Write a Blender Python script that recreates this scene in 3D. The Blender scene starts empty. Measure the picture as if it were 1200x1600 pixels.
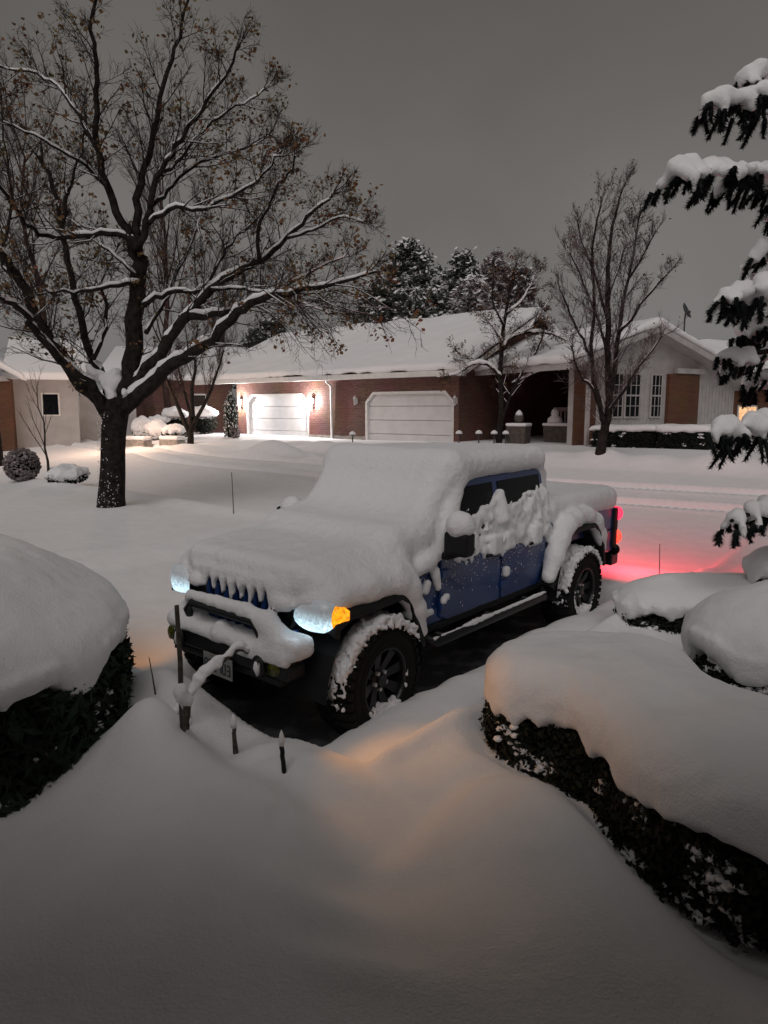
import bpy, math, random
import numpy as np
from mathutils import Vector, Matrix, noise as mnoise

R = math.radians
random.seed(7)
rng = np.random.default_rng(7)
sc = bpy.context.scene
col = sc.collection

# ------------------------------------------------------------------ camera
FPX, CAMH, PITCH = 1110.0, 2.44, math.atan(161 / 1110)
cam_d = bpy.data.cameras.new("camera")
cam = bpy.data.objects.new("camera", cam_d)
col.objects.link(cam)
cam.location = (0, 0, CAMH)
cam.rotation_euler = (R(90) - PITCH, 0, 0)
cam_d.sensor_fit = 'VERTICAL'
cam_d.sensor_height = 36.0
cam_d.lens = FPX / 1600 * 36.0
cam_d.clip_start, cam_d.clip_end = 0.05, 3000
sc.camera = cam

# ------------------------------------------------------------------ sky: low cloud lit by the town, brightest near the horizon
world = bpy.data.worlds.new("World")
sc.world = world
world.use_nodes = True
nt = world.node_tree
nt.nodes.clear()
wo = nt.nodes.new('ShaderNodeOutputWorld')
bg = nt.nodes.new('ShaderNodeBackground')
tc = nt.nodes.new('ShaderNodeTexCoord')
sep = nt.nodes.new('ShaderNodeSeparateXYZ')
ramp = nt.nodes.new('ShaderNodeValToRGB')
cr = ramp.color_ramp
stops = [(0.0, (.158, .152, .147)), (0.10, (.186, .178, .171)), (0.22, (.166, .157, .149)), (0.36, (.130, .122, .114)), (0.50, (.104, .096, .089)), (1.0, (.074, .069, .065))]
cr.elements[0].position, cr.elements[0].color = stops[0][0], (*stops[0][1], 1)
cr.elements[1].position, cr.elements[1].color = stops[-1][0], (*stops[-1][1], 1)
for p, c in stops[1:-1]:
    e = cr.elements.new(p)
    e.color = (*c, 1)
cl = nt.nodes.new('ShaderNodeTexNoise')
cl.inputs['Scale'].default_value = 2.2
cl.inputs['Detail'].default_value = 4
clm = nt.nodes.new('ShaderNodeMapRange')
clm.inputs[1].default_value, clm.inputs[2].default_value = .3, .7
clm.inputs[3].default_value, clm.inputs[4].default_value = .84, 1.16
mul = nt.nodes.new('ShaderNodeMix')
mul.data_type, mul.blend_type = 'RGBA', 'MULTIPLY'
mul.inputs[0].default_value = 1
nt.links.new(tc.outputs['Generated'], sep.inputs[0])
nt.links.new(tc.outputs['Generated'], cl.inputs['Vector'])
nt.links.new(sep.outputs[2], ramp.inputs[0])
nt.links.new(cl.outputs[0], clm.inputs[0])
nt.links.new(ramp.outputs[0], mul.inputs[6])
nt.links.new(clm.outputs[0], mul.inputs[7])
nt.links.new(mul.outputs[2], bg.inputs[0])
bg.inputs[1].default_value = 1.0
nt.links.new(bg.outputs[0], wo.inputs[0])

# very soft overhead glow of the clouds
sun_d = bpy.data.lights.new("sky_glow", 'SUN')
sun_d.energy = 1.15
sun_d.angle = R(50)
sun_d.color = (1.0, .94, .915)
sun = bpy.data.objects.new("sky_glow", sun_d)
col.objects.link(sun)
sun.rotation_euler = Vector((0.14, 0.68, -0.70)).to_track_quat('-Z', 'Y').to_euler()

sc.view_settings.view_transform = 'Standard'
sc.view_settings.look = 'None'
sc.view_settings.exposure = 0.0
sc.view_settings.gamma = 1.0
sc.view_settings.use_curve_mapping = False
sc.cycles.use_denoising = True
sc.cycles.max_bounces = 6
sc.cycles.diffuse_bounces = 4
sc.cycles.glossy_bounces = 2
sc.cycles.sample_clamp_indirect = 4.0

FWD = Vector((0, math.cos(PITCH), -math.sin(PITCH)))
UP = Vector((0, math.sin(PITCH), math.cos(PITCH)))


def ray(px, py):
    return FWD + Vector((1, 0, 0)) * ((px - 600) / FPX) + UP * ((800 - py) / FPX)


def at(px, py, y):
    d = ray(px, py)
    return Vector((0, 0, CAMH)) + d * (y / d.y)


def onz(px, py, z):
    d = ray(px, py)
    return Vector((0, 0, CAMH)) + d * ((z - CAMH) / d.z)


# street frame: E1 runs along the street (to the far left), E2 along the driveway (away to the right)
A0 = R(39.9)
E1 = np.array([-math.cos(A0), math.sin(A0)])
E2 = np.array([math.sin(A0), math.cos(A0)])


def sst(t):
    t = np.clip(t, 0, 1)
    return t * t * (3 - 2 * t)


# ------------------------------------------------------------------ materials
def mat(name, base=(.5, .5, .5), rough=.6, metal=0., spec=.5, noise=None, bump=None, emit=None, coat=0, sss=0, trans=0):
    m = bpy.data.materials.new(name)
    m.use_nodes = True
    t = m.node_tree
    b = t.nodes['Principled BSDF']
    b.inputs['Base Color'].default_value = (*base, 1)
    b.inputs['Roughness'].default_value = rough
    b.inputs['Metallic'].default_value = metal
    b.inputs['Specular IOR Level'].default_value = spec
    b.inputs['Coat Weight'].default_value = coat
    if sss:
        b.inputs['Subsurface Weight'].default_value = sss
        b.inputs['Subsurface Radius'].default_value = (.05, .06, .07)
    if emit:
        b.inputs['Emission Color'].default_value = (*emit[0], 1)
        b.inputs['Emission Strength'].default_value = emit[1]
    co = t.nodes.new('ShaderNodeTexCoord')
    if noise:
        c2, scale, detail = noise[:3]
        n = t.nodes.new('ShaderNodeTexNoise')
        n.inputs['Scale'].default_value = scale
        n.inputs['Detail'].default_value = detail
        rp = t.nodes.new('ShaderNodeValToRGB')
        lo, hi = (noise[3], noise[4]) if len(noise) > 3 else (.35, .65)
        rp.color_ramp.elements[0].position, rp.color_ramp.elements[1].position = lo, hi
        rp.color_ramp.elements[0].color, rp.color_ramp.elements[1].color = (*base, 1), (*c2, 1)
        t.links.new(co.outputs['Object'], n.inputs['Vector'])
        t.links.new(n.outputs[0], rp.inputs[0])
        t.links.new(rp.outputs[0], b.inputs['Base Color'])
    if bump:
        prev = None
        for (scale, strength, dist) in (bump if isinstance(bump, list) else [bump]):
            n = t.nodes.new('ShaderNodeTexNoise')
            n.inputs['Scale'].default_value = scale
            n.inputs['Detail'].default_value = 5
            bp = t.nodes.new('ShaderNodeBump')
            bp.inputs['Strength'].default_value = strength
            bp.inputs['Distance'].default_value = dist
            t.links.new(co.outputs['Object'], n.inputs['Vector'])
            t.links.new(n.outputs[0], bp.inputs['Height'])
            if prev:
                t.links.new(prev.outputs[0], bp.inputs['Normal'])
            prev = bp
        t.links.new(prev.outputs[0], b.inputs['Normal'])
    return m


M = {}
M['snow'] = mat('snow', (.80, .80, .81), .75, spec=.25, noise=((.84, .84, .85), 3.0, 3), bump=[(4, .35, .05), (22, .25, .015), (75, .55, .010)])
M['snow_far'] = mat('snow_far', (.80, .80, .81), .8, spec=.2, bump=(4, .3, .03))
M['snow_rough'] = mat('snow_rough', (.80, .80, .82), .8, spec=.2, bump=[(38, .45, .02), (150, .8, .008)])
M['wet'] = mat('wet_concrete', (.015, .016, .018), .8, spec=.2, noise=((.12, .12, .125), 4, 7, .48, .80), bump=(30, .5, .01))
M['blue'] = mat('blue_paint', (.006, .028, .12), .34, spec=.5, coat=.3, noise=((.012, .045, .165), 1.7, 3), bump=(260, .08, .001))
M['black'] = mat('black_plastic', (.008, .008, .009), .65, spec=.3, bump=(120, .25, .002))
M['steel'] = mat('black_steel', (.006, .006, .008), .5, spec=.4, bump=(70, .2, .002))
M['rubber'] = mat('tyre_rubber', (.008, .008, .008), .85, spec=.2, bump=(60, .3, .003))
M['rim'] = mat('rim_black', (.030, .030, .032), .36, metal=.8, spec=.5, bump=(50, .2, .001))
M['lug'] = mat('lug_metal', (.6, .6, .6), .35, metal=.6)
M['glass'] = mat('dark_glass', (.004, .005, .007), .25, spec=.12)
M['plate'] = mat('plate_white', (.16, .165, .16), .5, noise=((.24, .24, .23), 14, 3))
M['ink'] = mat('plate_ink', (.02, .025, .03), .5)
M['fog'] = mat('fog_lens', (.10, .11, .01), .2, noise=((.02, .022, .004), 40, 2))
M['brick'] = None
M['white'] = mat('white_trim', (.68, .67, .66), .6, noise=((.60, .59, .57), 5, 4), bump=(40, .1, .002))
M['door'] = mat('door_paint', (.64, .64, .65), .55, noise=((.58, .58, .59), 2.5, 4), bump=(60, .1, .002))
M['shingle'] = mat('shingle', (.05, .045, .042), .9, bump=(30, .5, .02))
M['bark'] = mat('bark', (.012, .010, .009), .95, spec=.1, noise=((.032, .027, .024), 9, 6), bump=[(14, .9, .03), (60, .6, .008)])
M['twig'] = mat('twig', (.024, .019, .017), .95, spec=.1, noise=((.055, .044, .040), 4, 3))
M['twig_red'] = mat('twig_reddish', (.030, .018, .016), .95, spec=.1, noise=((.06, .038, .036), 4, 3))
M['twig_frost'] = mat('twig_frosted', (.12, .10, .10), .95, spec=.1, noise=((.34, .30, .30), 3, 4))
M['leaf'] = mat('dry_leaf', (.15, .062, .034), .8, spec=.2, noise=((.16, .12, .055), 1.1, 3))
M['leaf_olive'] = mat('dry_leaf_olive', (.045, .038, .014), .8, spec=.2, noise=((.09, .05, .02), 1.5, 3))
M['box'] = mat('boxwood_leaf', (.005, .007, .005), .7, spec=.2, noise=((.014, .018, .011), 6, 3))
M['boxg'] = mat('juniper_leaf', (.007, .012, .007), .7, spec=.2, noise=((.030, .052, .030), 2.6, 5))
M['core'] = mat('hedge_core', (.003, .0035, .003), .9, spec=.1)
M['needle'] = mat('spruce_needle', (.007, .009, .010), .8, spec=.15, noise=((.014, .018, .018), 6, 3))
M['conifer'] = mat('conifer_needle', (.040, .050, .040), .85, spec=.1, noise=((.085, .095, .076), .8, 4))
M['wood'] = mat('weathered_wood', (.035, .027, .020), .85, noise=((.09, .075, .06), 30, 4), bump=(60, .5, .004))
M['rod'] = mat('marker_rod', (.05, .04, .035), .6, noise=((.09, .07, .06), 20, 2))
M['stone'] = mat('stone', (.20, .18, .16), .85, noise=((.33, .30, .27), 5, 4), bump=(14, .6, .03))
M['planter'] = mat('planter_clay', (.06, .05, .045), .85, noise=((.10, .085, .07), 8, 3), bump=(20, .3, .01))
M['metal_grey'] = mat('dish_metal', (.035, .037, .040), .5, noise=((.06, .06, .065), 7, 3))
M['siding'] = mat('white_siding', (.44, .42, .415), .65, noise=((.36, .345, .335), 3, 4), bump=(40, .15, .003))


def brick_mat(name, c1, c2, mortar, scale=1.0):
    m = bpy.data.materials.new(name)
    m.use_nodes = True
    t = m.node_tree
    b = t.nodes['Principled BSDF']
    b.inputs['Roughness'].default_value = .85
    b.inputs['Specular IOR Level'].default_value = .2
    co = t.nodes.new('ShaderNodeTexCoord')
    sp = t.nodes.new('ShaderNodeSeparateXYZ')
    ad = t.nodes.new('ShaderNodeMath')
    cb = t.nodes.new('ShaderNodeCombineXYZ')
    br = t.nodes.new('ShaderNodeTexBrick')
    br.inputs['Color1'].default_value = (*c1, 1)
    br.inputs['Color2'].default_value = (*c2, 1)
    br.inputs['Mortar'].default_value = (*mortar, 1)
    br.inputs['Scale'].default_value = scale
    br.inputs['Mortar Size'].default_value = .010
    br.inputs['Brick Width'].default_value = .24
    br.inputs['Row Height'].default_value = .085
    n = t.nodes.new('ShaderNodeTexNoise')
    n.inputs['Scale'].default_value = .9
    mx = t.nodes.new('ShaderNodeMix')
    mx.data_type, mx.blend_type = 'RGBA', 'MULTIPLY'
    mx.inputs[0].default_value = .5
    bp = t.nodes.new('ShaderNodeBump')
    bp.inputs['Distance'].default_value = .01
    t.links.new(co.outputs['Object'], sp.inputs[0])
    t.links.new(sp.outputs[0], ad.inputs[0])
    t.links.new(sp.outputs[1], ad.inputs[1])
    t.links.new(ad.outputs[0], cb.inputs[0])
    t.links.new(sp.outputs[2], cb.inputs[1])
    t.links.new(cb.outputs[0], br.inputs['Vector'])
    t.links.new(co.outputs['Object'], n.inputs['Vector'])
    t.links.new(br.outputs[0], mx.inputs[6])
    t.links.new(n.outputs[1], mx.inputs[7])
    t.links.new(mx.outputs[2], b.inputs['Base Color'])
    t.links.new(br.outputs['Fac'], bp.inputs['Height'])
    bp.invert = True
    t.links.new(bp.outputs[0], b.inputs['Normal'])
    return m


M['brick'] = brick_mat('red_brick', (.15, .066, .054), (.21, .098, .08), (.19, .14, .125))
M['brick2'] = brick_mat('brown_brick', (.15, .062, .035), (.19, .085, .05), (.15, .10, .075))


def emis(name, colr, strength, speck=None):
    m = bpy.data.materials.new(name)
    m.use_nodes = True
    t = m.node_tree
    b = t.nodes['Principled BSDF']
    b.inputs['Base Color'].default_value = (*[min(.5, c * .3) for c in colr], 1)
    b.inputs['Roughness'].default_value = .3
    b.inputs['Emission Color'].default_value = (*colr, 1)
    b.inputs['Emission Strength'].default_value = strength
    if speck:
        co = t.nodes.new('ShaderNodeTexCoord')
        n = t.nodes.new('ShaderNodeTexNoise')
        n.inputs['Scale'].default_value = speck[0]
        n.inputs['Detail'].default_value = 6
        n.inputs['Roughness'].default_value = .7
        mr = t.nodes.new('ShaderNodeMapRange')
        mr.inputs[1].default_value, mr.inputs[2].default_value = .36, .66
        mr.inputs[3].default_value, mr.inputs[4].default_value = strength * speck[1], strength * speck[2]
        t.links.new(co.outputs['Object'], n.inputs['Vector'])
        t.links.new(n.outputs[0], mr.inputs[0])
        t.links.new(mr.outputs[0], b.inputs['Emission Strength'])
    return m


# ------------------------------------------------------------------ mesh helpers
class MB:
    def __init__(s):
        s.v, s.f = [], []

    def add(s, vs, fs):
        o = len(s.v)
        s.v += [tuple(v) for v in vs]
        s.f += [tuple(i + o for i in f) for f in fs]
        return s

    def box(s, lo, hi):
        (a, b, c), (d, e, g) = lo, hi
        return s.add([(a, b, c), (d, b, c), (d, e, c), (a, e, c), (a, b, g), (d, b, g), (d, e, g), (a, e, g)],
                     [(0, 3, 2, 1), (4, 5, 6, 7), (0, 1, 5, 4), (1, 2, 6, 5), (2, 3, 7, 6), (3, 0, 4, 7)])

    def prism(s, poly, axis, a, b):
        def mk(p, t):
            if axis == 'x': return (t, p[0], p[1])
            if axis == 'y': return (p[0], t, p[1])
            return (p[0], p[1], t)
        n = len(poly)
        vs = [mk(p, a) for p in poly] + [mk(p, b) for p in poly]
        return s.add(vs, [tuple(range(n - 1, -1, -1)), tuple(range(n, 2 * n))] + [(i, (i + 1) % n, n + (i + 1) % n, n + i) for i in range(n)])

    def loft(s, rings, caps=True):
        n = len(rings[0])
        vs = [p for r in rings for p in r]
        fs = []
        for k in range(len(rings) - 1):
            for i in range(n):
                j = (i + 1) % n
                fs.append((k * n + i, k * n + j, (k + 1) * n + j, (k + 1) * n + i))
        if caps:
            fs.append(tuple(range(n - 1, -1, -1)))
            fs.append(tuple(range((len(rings) - 1) * n, len(rings) * n)))
        return s.add(vs, fs)

    def tube(s, pts, rad, n=6, caps=True):
        pts = [Vector(p) for p in pts]
        if not hasattr(rad, '__len__'):
            rad = [rad] * len(pts)
        rings = []
        t0 = (pts[1] - pts[0]).normalized()
        ref = Vector((0, 0, 1)) if abs(t0.z) < .9 else Vector((1, 0, 0))
        u = t0.cross(ref).normalized()
        for i, p in enumerate(pts):
            t = (pts[min(i + 1, len(pts) - 1)] - pts[max(i - 1, 0)])
            if t.length < 1e-9: t = t0
            t.normalize()
            u = (u - t * u.dot(t))
            if u.length < 1e-6: u = t.orthogonal()
            u.normalize()
            w = t.cross(u)
            rings.append([p + (u * math.cos(6.28318 * k / n) + w * math.sin(6.28318 * k / n)) * rad[i] for k in range(n)])
        return s.loft(rings, caps)

    def lathe(s, prof, c, axis='z', n=20, caps=True):
        rings = []
        for (r, h) in prof:
            ring = []
            for k in range(n):
                a = 6.28318 * k / n
                if axis == 'z': ring.append((c[0] + r * math.cos(a), c[1] + r * math.sin(a), c[2] + h))
                elif axis == 'y': ring.append((c[0] + r * math.sin(a), c[1] + h, c[2] + r * math.cos(a)))
                else: ring.append((c[0] + h, c[1] + r * math.cos(a), c[2] + r * math.sin(a)))
            rings.append(ring)
        return s.loft(rings, caps)

    def blob(s, c, rx, ry=None, rz=None, jit=.12, rnd=random):
        ry = ry or rx
        rz = rz or rx
        n, m = 6, 4
        vs = [(c[0], c[1], c[2] - rz)]
        for j in range(1, m):
            ph = -math.pi / 2 + math.pi * j / m
            for k in range(n):
                a = 6.28318 * (k + .5 * (j % 2)) / n
                q = 1 + rnd.uniform(-jit, jit)
                vs.append((c[0] + rx * math.cos(ph) * math.cos(a) * q, c[1] + ry * math.cos(ph) * math.sin(a) * q, c[2] + rz * math.sin(ph) * q))
        vs.append((c[0], c[1], c[2] + rz))
        fs = [(0, 1 + (k + 1) % n, 1 + k) for k in range(n)]
        for j in range(m - 2):
            for k in range(n):
                a, b = 1 + j * n + k, 1 + j * n + (k + 1) % n
                fs.append((a, b, b + n, a + n))
        e = len(vs) - 1
        fs += [(e, 1 + (m - 2) * n + k, 1 + (m - 2) * n + (k + 1) % n) for k in range(n)]
        return s.add(vs, fs)

    def quad(s, c, u, w):
        c, u, w = Vector(c), Vector(u), Vector(w)
        return s.add([c - u - w * .2, c - w, c + u - w * .1, c + w], [(0, 1, 2, 3)])

    def build(s, name, m, parent=None, smooth=False, bevel=0, off=None, seg=2):
        me = bpy.data.meshes.new(name)
        vs = s.v
        if off is not None:
            vs = [(a - off[0], b - off[1], c - off[2]) for a, b, c in vs]
        me.from_pydata(vs, [], s.f)
        return link(name, me, m, parent, smooth, bevel, seg)


def link(name, me, m, parent=None, smooth=False, bevel=0, seg=2):
    me.materials.append(m)
    if smooth:
        me.polygons.foreach_set('use_smooth', [True] * len(me.polygons))
    o = bpy.data.objects.new(name, me)
    col.objects.link(o)
    if parent:
        o.parent = parent
    if bevel:
        b = o.modifiers.new('b', 'BEVEL')
        b.width, b.segments, b.limit_method, b.angle_limit = bevel, seg, 'ANGLE', R(35)
    return o


def tag(o, label=None, cat=None, group=None, kind=None):
    if label: o['label'] = label
    if cat: o['category'] = cat
    if group: o['group'] = group
    if kind: o['kind'] = kind
    return o


def thing(name, label, cat, loc=(0, 0, 0), rz=0, group=None):
    o = bpy.data.objects.new(name, None)
    o.empty_display_size = .2
    col.objects.link(o)
    o.location = loc
    o.rotation_euler = (0, 0, rz)
    return tag(o, label, cat, group)


# ------------------------------------------------------------------ distance fields -> soft snow meshes
_L = rng.standard_normal((32, 32, 32)).astype(np.float32)


def vnoise(x, y, z, s):
    x, y, z = x * s + 100, y * s + 100, z * s + 100
    i, j, k = np.floor(x).astype(int), np.floor(y).astype(int), np.floor(z).astype(int)
    fx, fy, fz = sst(x - i), sst(y - j), sst(z - k)
    i, j, k = i & 31, j & 31, k & 31
    i1, j1, k1 = (i + 1) & 31, (j + 1) & 31, (k + 1) & 31
    def L(a, b, c): return _L[a, b, c]
    c00 = L(i, j, k) * (1 - fx) + L(i1, j, k) * fx
    c10 = L(i, j1, k) * (1 - fx) + L(i1, j1, k) * fx
    c01 = L(i, j, k1) * (1 - fx) + L(i1, j, k1) * fx
    c11 = L(i, j1, k1) * (1 - fx) + L(i1, j1, k1) * fx
    return (c00 * (1 - fy) + c10 * fy) * (1 - fz) + (c01 * (1 - fy) + c11 * fy) * fz


def fbm(x, y, z, s, o=3):
    r, a = 0, 1
    for q in range(o):
        r = r + a * vnoise(x + 7.3 * q, y, z, s * 2 ** q)
        a *= .5
    return r


class Field:
    def __init__(s, lo, hi, h):
        s.lo, s.h = np.array(lo, float), h
        s.n = np.ceil((np.array(hi) - s.lo) / h).astype(int) + 1
        s.F = np.full(s.n, 9.0, np.float32)
        s.ax = [s.lo[i] + h * np.arange(s.n[i]) for i in range(3)]

    def _sl(s, lo, hi, pad):
        a = np.maximum(np.floor((np.array(lo) - pad - s.lo) / s.h).astype(int), 0)
        b = np.minimum(np.ceil((np.array(hi) + pad - s.lo) / s.h).astype(int) + 1, s.n)
        if (b <= a).any():
            return None
        return tuple(slice(int(p), int(q)) for p, q in zip(a, b))

    def grid(s, sl):
        return np.meshgrid(*[s.ax[i][sl[i]] for i in range(3)], indexing='ij', sparse=True)

    def op(s, fn, lo, hi, k=.03, mode='add'):
        sl = s._sl(lo, hi, k * 2 + 3 * s.h)
        if sl is None: return s
        d = fn(*s.grid(sl))
        f = s.F[sl]
        if mode == 'add':
            hh = np.maximum(k - np.abs(f - d), 0) / k if k > 0 else 0
            s.F[sl] = np.minimum(f, d) - hh * hh * k * .25
        else:
            d = -d
            hh = np.maximum(k - np.abs(f - d), 0) / k if k > 0 else 0
            s.F[sl] = np.maximum(f, d) + hh * hh * k * .25
        return s

    def box(s, c, half, r=.05, k=.05, rot=None, mode='add'):
        c, half = np.array(c, float), np.array(half, float)
        rm = np.eye(3) if rot is None else np.array(rot)
        def fn(X, Y, Z):
            x, y, z = X - c[0], Y - c[1], Z - c[2]
            q = [np.abs(rm[0, i] * x + rm[1, i] * y + rm[2, i] * z) - (half[i] - r) for i in range(3)]
            return np.sqrt(sum(np.maximum(t, 0) ** 2 for t in q)) + np.minimum(np.maximum(np.maximum(q[0], q[1]), q[2]), 0) - r
        ext = np.abs(rm) @ half
        return s.op(fn, c - ext, c + ext, k, mode)

    def cap(s, a, b, ra, rb=None, k=.05, mode='add'):
        rb = ra if rb is None else rb
        a, b = np.array(a, float), np.array(b, float)
        ba = b - a
        L = max(float(ba @ ba), 1e-9)
        def fn(X, Y, Z):
            t = np.clip(((X - a[0]) * ba[0] + (Y - a[1]) * ba[1] + (Z - a[2]) * ba[2]) / L, 0, 1)
            return np.sqrt((X - a[0] - t * ba[0]) ** 2 + (Y - a[1] - t * ba[1]) ** 2 + (Z - a[2] - t * ba[2]) ** 2) - (ra + (rb - ra) * t)
        m = max(ra, rb)
        return s.op(fn, np.minimum(a, b) - m, np.maximum(a, b) + m, k, mode)

    def chain(s, pts, rad, k=.05, mode='add'):
        for i in range(len(pts) - 1):
            s.cap(pts[i], pts[i + 1], rad[i], rad[i + 1], k, mode)
        return s

    def ell(s, c, r, k=.05, mode='add'):
        c, r = np.array(c, float), np.array(r, float)
        def fn(X, Y, Z):
            q = np.sqrt(((X - c[0]) / r[0]) ** 2 + ((Y - c[1]) / r[1]) ** 2 + ((Z - c[2]) / r[2]) ** 2)
            return (q - 1) * r.min()
        return s.op(fn, c - r, c + r, k, mode)

    def noise(s, amp, scale, octv=3, band=.15):
        idx = np.nonzero(np.abs(s.F) < band)
        x, y, z = (s.ax[i][idx[i]] for i in range(3))
        s.F[idx] += amp * fbm(x, y, z, scale, octv)
        return s

    def mesh(s, name):
        F = s.F
        F[0], F[-1], F[:, 0], F[:, -1], F[:, :, 0], F[:, :, -1] = [np.maximum(a, s.h) for a in (F[0], F[-1], F[:, 0], F[:, -1], F[:, :, 0], F[:, :, -1])]
        n = np.array(F.shape) - 1
        ins = F < 0
        cnt = np.zeros(n, np.int8)
        P = np.zeros((*n, 3), np.float32)
        def sub(A, o): return A[o[0]:o[0] + n[0], o[1]:o[1] + n[1], o[2]:o[2] + n[2]]
        for ax in range(3):
            oth = [i for i in range(3) if i != ax]
            for b0 in (0, 1):
                for b1 in (0, 1):
                    o = [0, 0, 0]
                    o[oth[0]], o[oth[1]] = b0, b1
                    o2 = list(o)
                    o2[ax] = 1
                    m = sub(ins, o) != sub(ins, o2)
                    w = np.nonzero(m)
                    a, b = sub(F, o)[w], sub(F, o2)[w]
                    t = a / (a - b)
                    cnt[w] += 1
                    q = np.empty((len(t), 3), np.float32)
                    q[:, ax] = t
                    q[:, oth[0]], q[:, oth[1]] = b0, b1
                    P[w] += q
        w = np.nonzero(cnt)
        vid = np.full(n, -1, np.int64)
        vid[w] = np.arange(len(w[0]))
        V = s.lo + s.h * (np.stack(w, 1) + P[w] / cnt[w][:, None])
        Q = []
        for ax in range(3):
            o1, o2 = (ax + 1) % 3, (ax + 2) % 3
            a = np.take(ins, range(0, F.shape[ax] - 1), ax)
            b = np.take(ins, range(1, F.shape[ax]), ax)
            g = np.stack(np.nonzero(a != b), 1)
            g = g[(g[:, o1] > 0) & (g[:, o2] > 0) & (g[:, o1] < n[o1]) & (g[:, o2] < n[o2])]
            fl = ins[tuple(g.T)]
            def V4(d1, d2):
                h_ = g.copy()
                h_[:, o1] -= d1
                h_[:, o2] -= d2
                return vid[tuple(h_.T)]
            q = np.stack([V4(1, 1), V4(0, 1), V4(0, 0), V4(1, 0)], 1)
            q[~fl] = q[~fl][:, ::-1]
            Q.append(q)
        Q = np.concatenate(Q)
        me = bpy.data.meshes.new(name)
        me.vertices.add(len(V))
        me.vertices.foreach_set('co', V.astype(np.float32).ravel())
        me.loops.add(Q.size)
        me.loops.foreach_set('vertex_index', Q.ravel().astype(np.int32))
        me.polygons.add(len(Q))
        me.polygons.foreach_set('loop_start', np.arange(0, Q.size, 4, dtype=np.int32))
        me.update(calc_edges=True)
        me.validate()
        s.V, s.Q = V, Q
        return me


def poly_sdf(px, py, poly):
    poly = np.array(poly, float)
    n = len(poly)
    d = np.full(np.broadcast(px, py).shape, 1e9)
    sg = np.ones(d.shape)
    j = n - 1
    for i in range(n):
        e = poly[j] - poly[i]
        wx, wy = px - poly[i, 0], py - poly[i, 1]
        t = np.clip((wx * e[0] + wy * e[1]) / (e @ e), 0, 1)
        d = np.minimum(d, (wx - e[0] * t) ** 2 + (wy - e[1] * t) ** 2)
        c1, c2, c3 = py >= poly[i, 1], py < poly[j, 1], e[0] * wy > e[1] * wx
        flip = (c1 & c2 & c3) | (~c1 & ~c2 & ~c3)
        sg = np.where(flip, -sg, sg)
        j = i
    return sg * np.sqrt(d)


def smooth_poly(p, it=3):
    p = [np.array(q, float) for q in p]
    for _ in range(it):
        q = []
        for i in range(len(p)):
            a, b = p[i], p[(i + 1) % len(p)]
            q += [a * .75 + b * .25, a * .25 + b * .75]
        p = q
    return p


# ------------------------------------------------------------------ ground: one sheet of snow
def g2(x, y, cx, cy, a, sx, sy=None, rot=0):
    sy = sy or sx
    c, s_ = math.cos(rot), math.sin(rot)
    dx, dy = x - cx, y - cy
    u, v = c * dx + s_ * dy, -s_ * dx + c * dy
    return a * np.exp(-(u / sx) ** 2 - (v / sy) ** 2)


HEDGE = [(.70, 4.30), (.72, 4.78), (1.1, 5.0), (1.65, 5.02), (2.08, 4.8), (1.98, 4.2), (2.15, 3.75), (2.9, 3.4), (3.5, 2.7), (2.9, 2.2), (2.3, 2.35), (1.62, 2.72), (1.27, 3.12), (1.22, 3.62), (1.13, 4.02), (.95, 4.15)]


def pave_z(s1, s2):
    return .84 * sst((s2 - 8.5) / 13.5)


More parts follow.
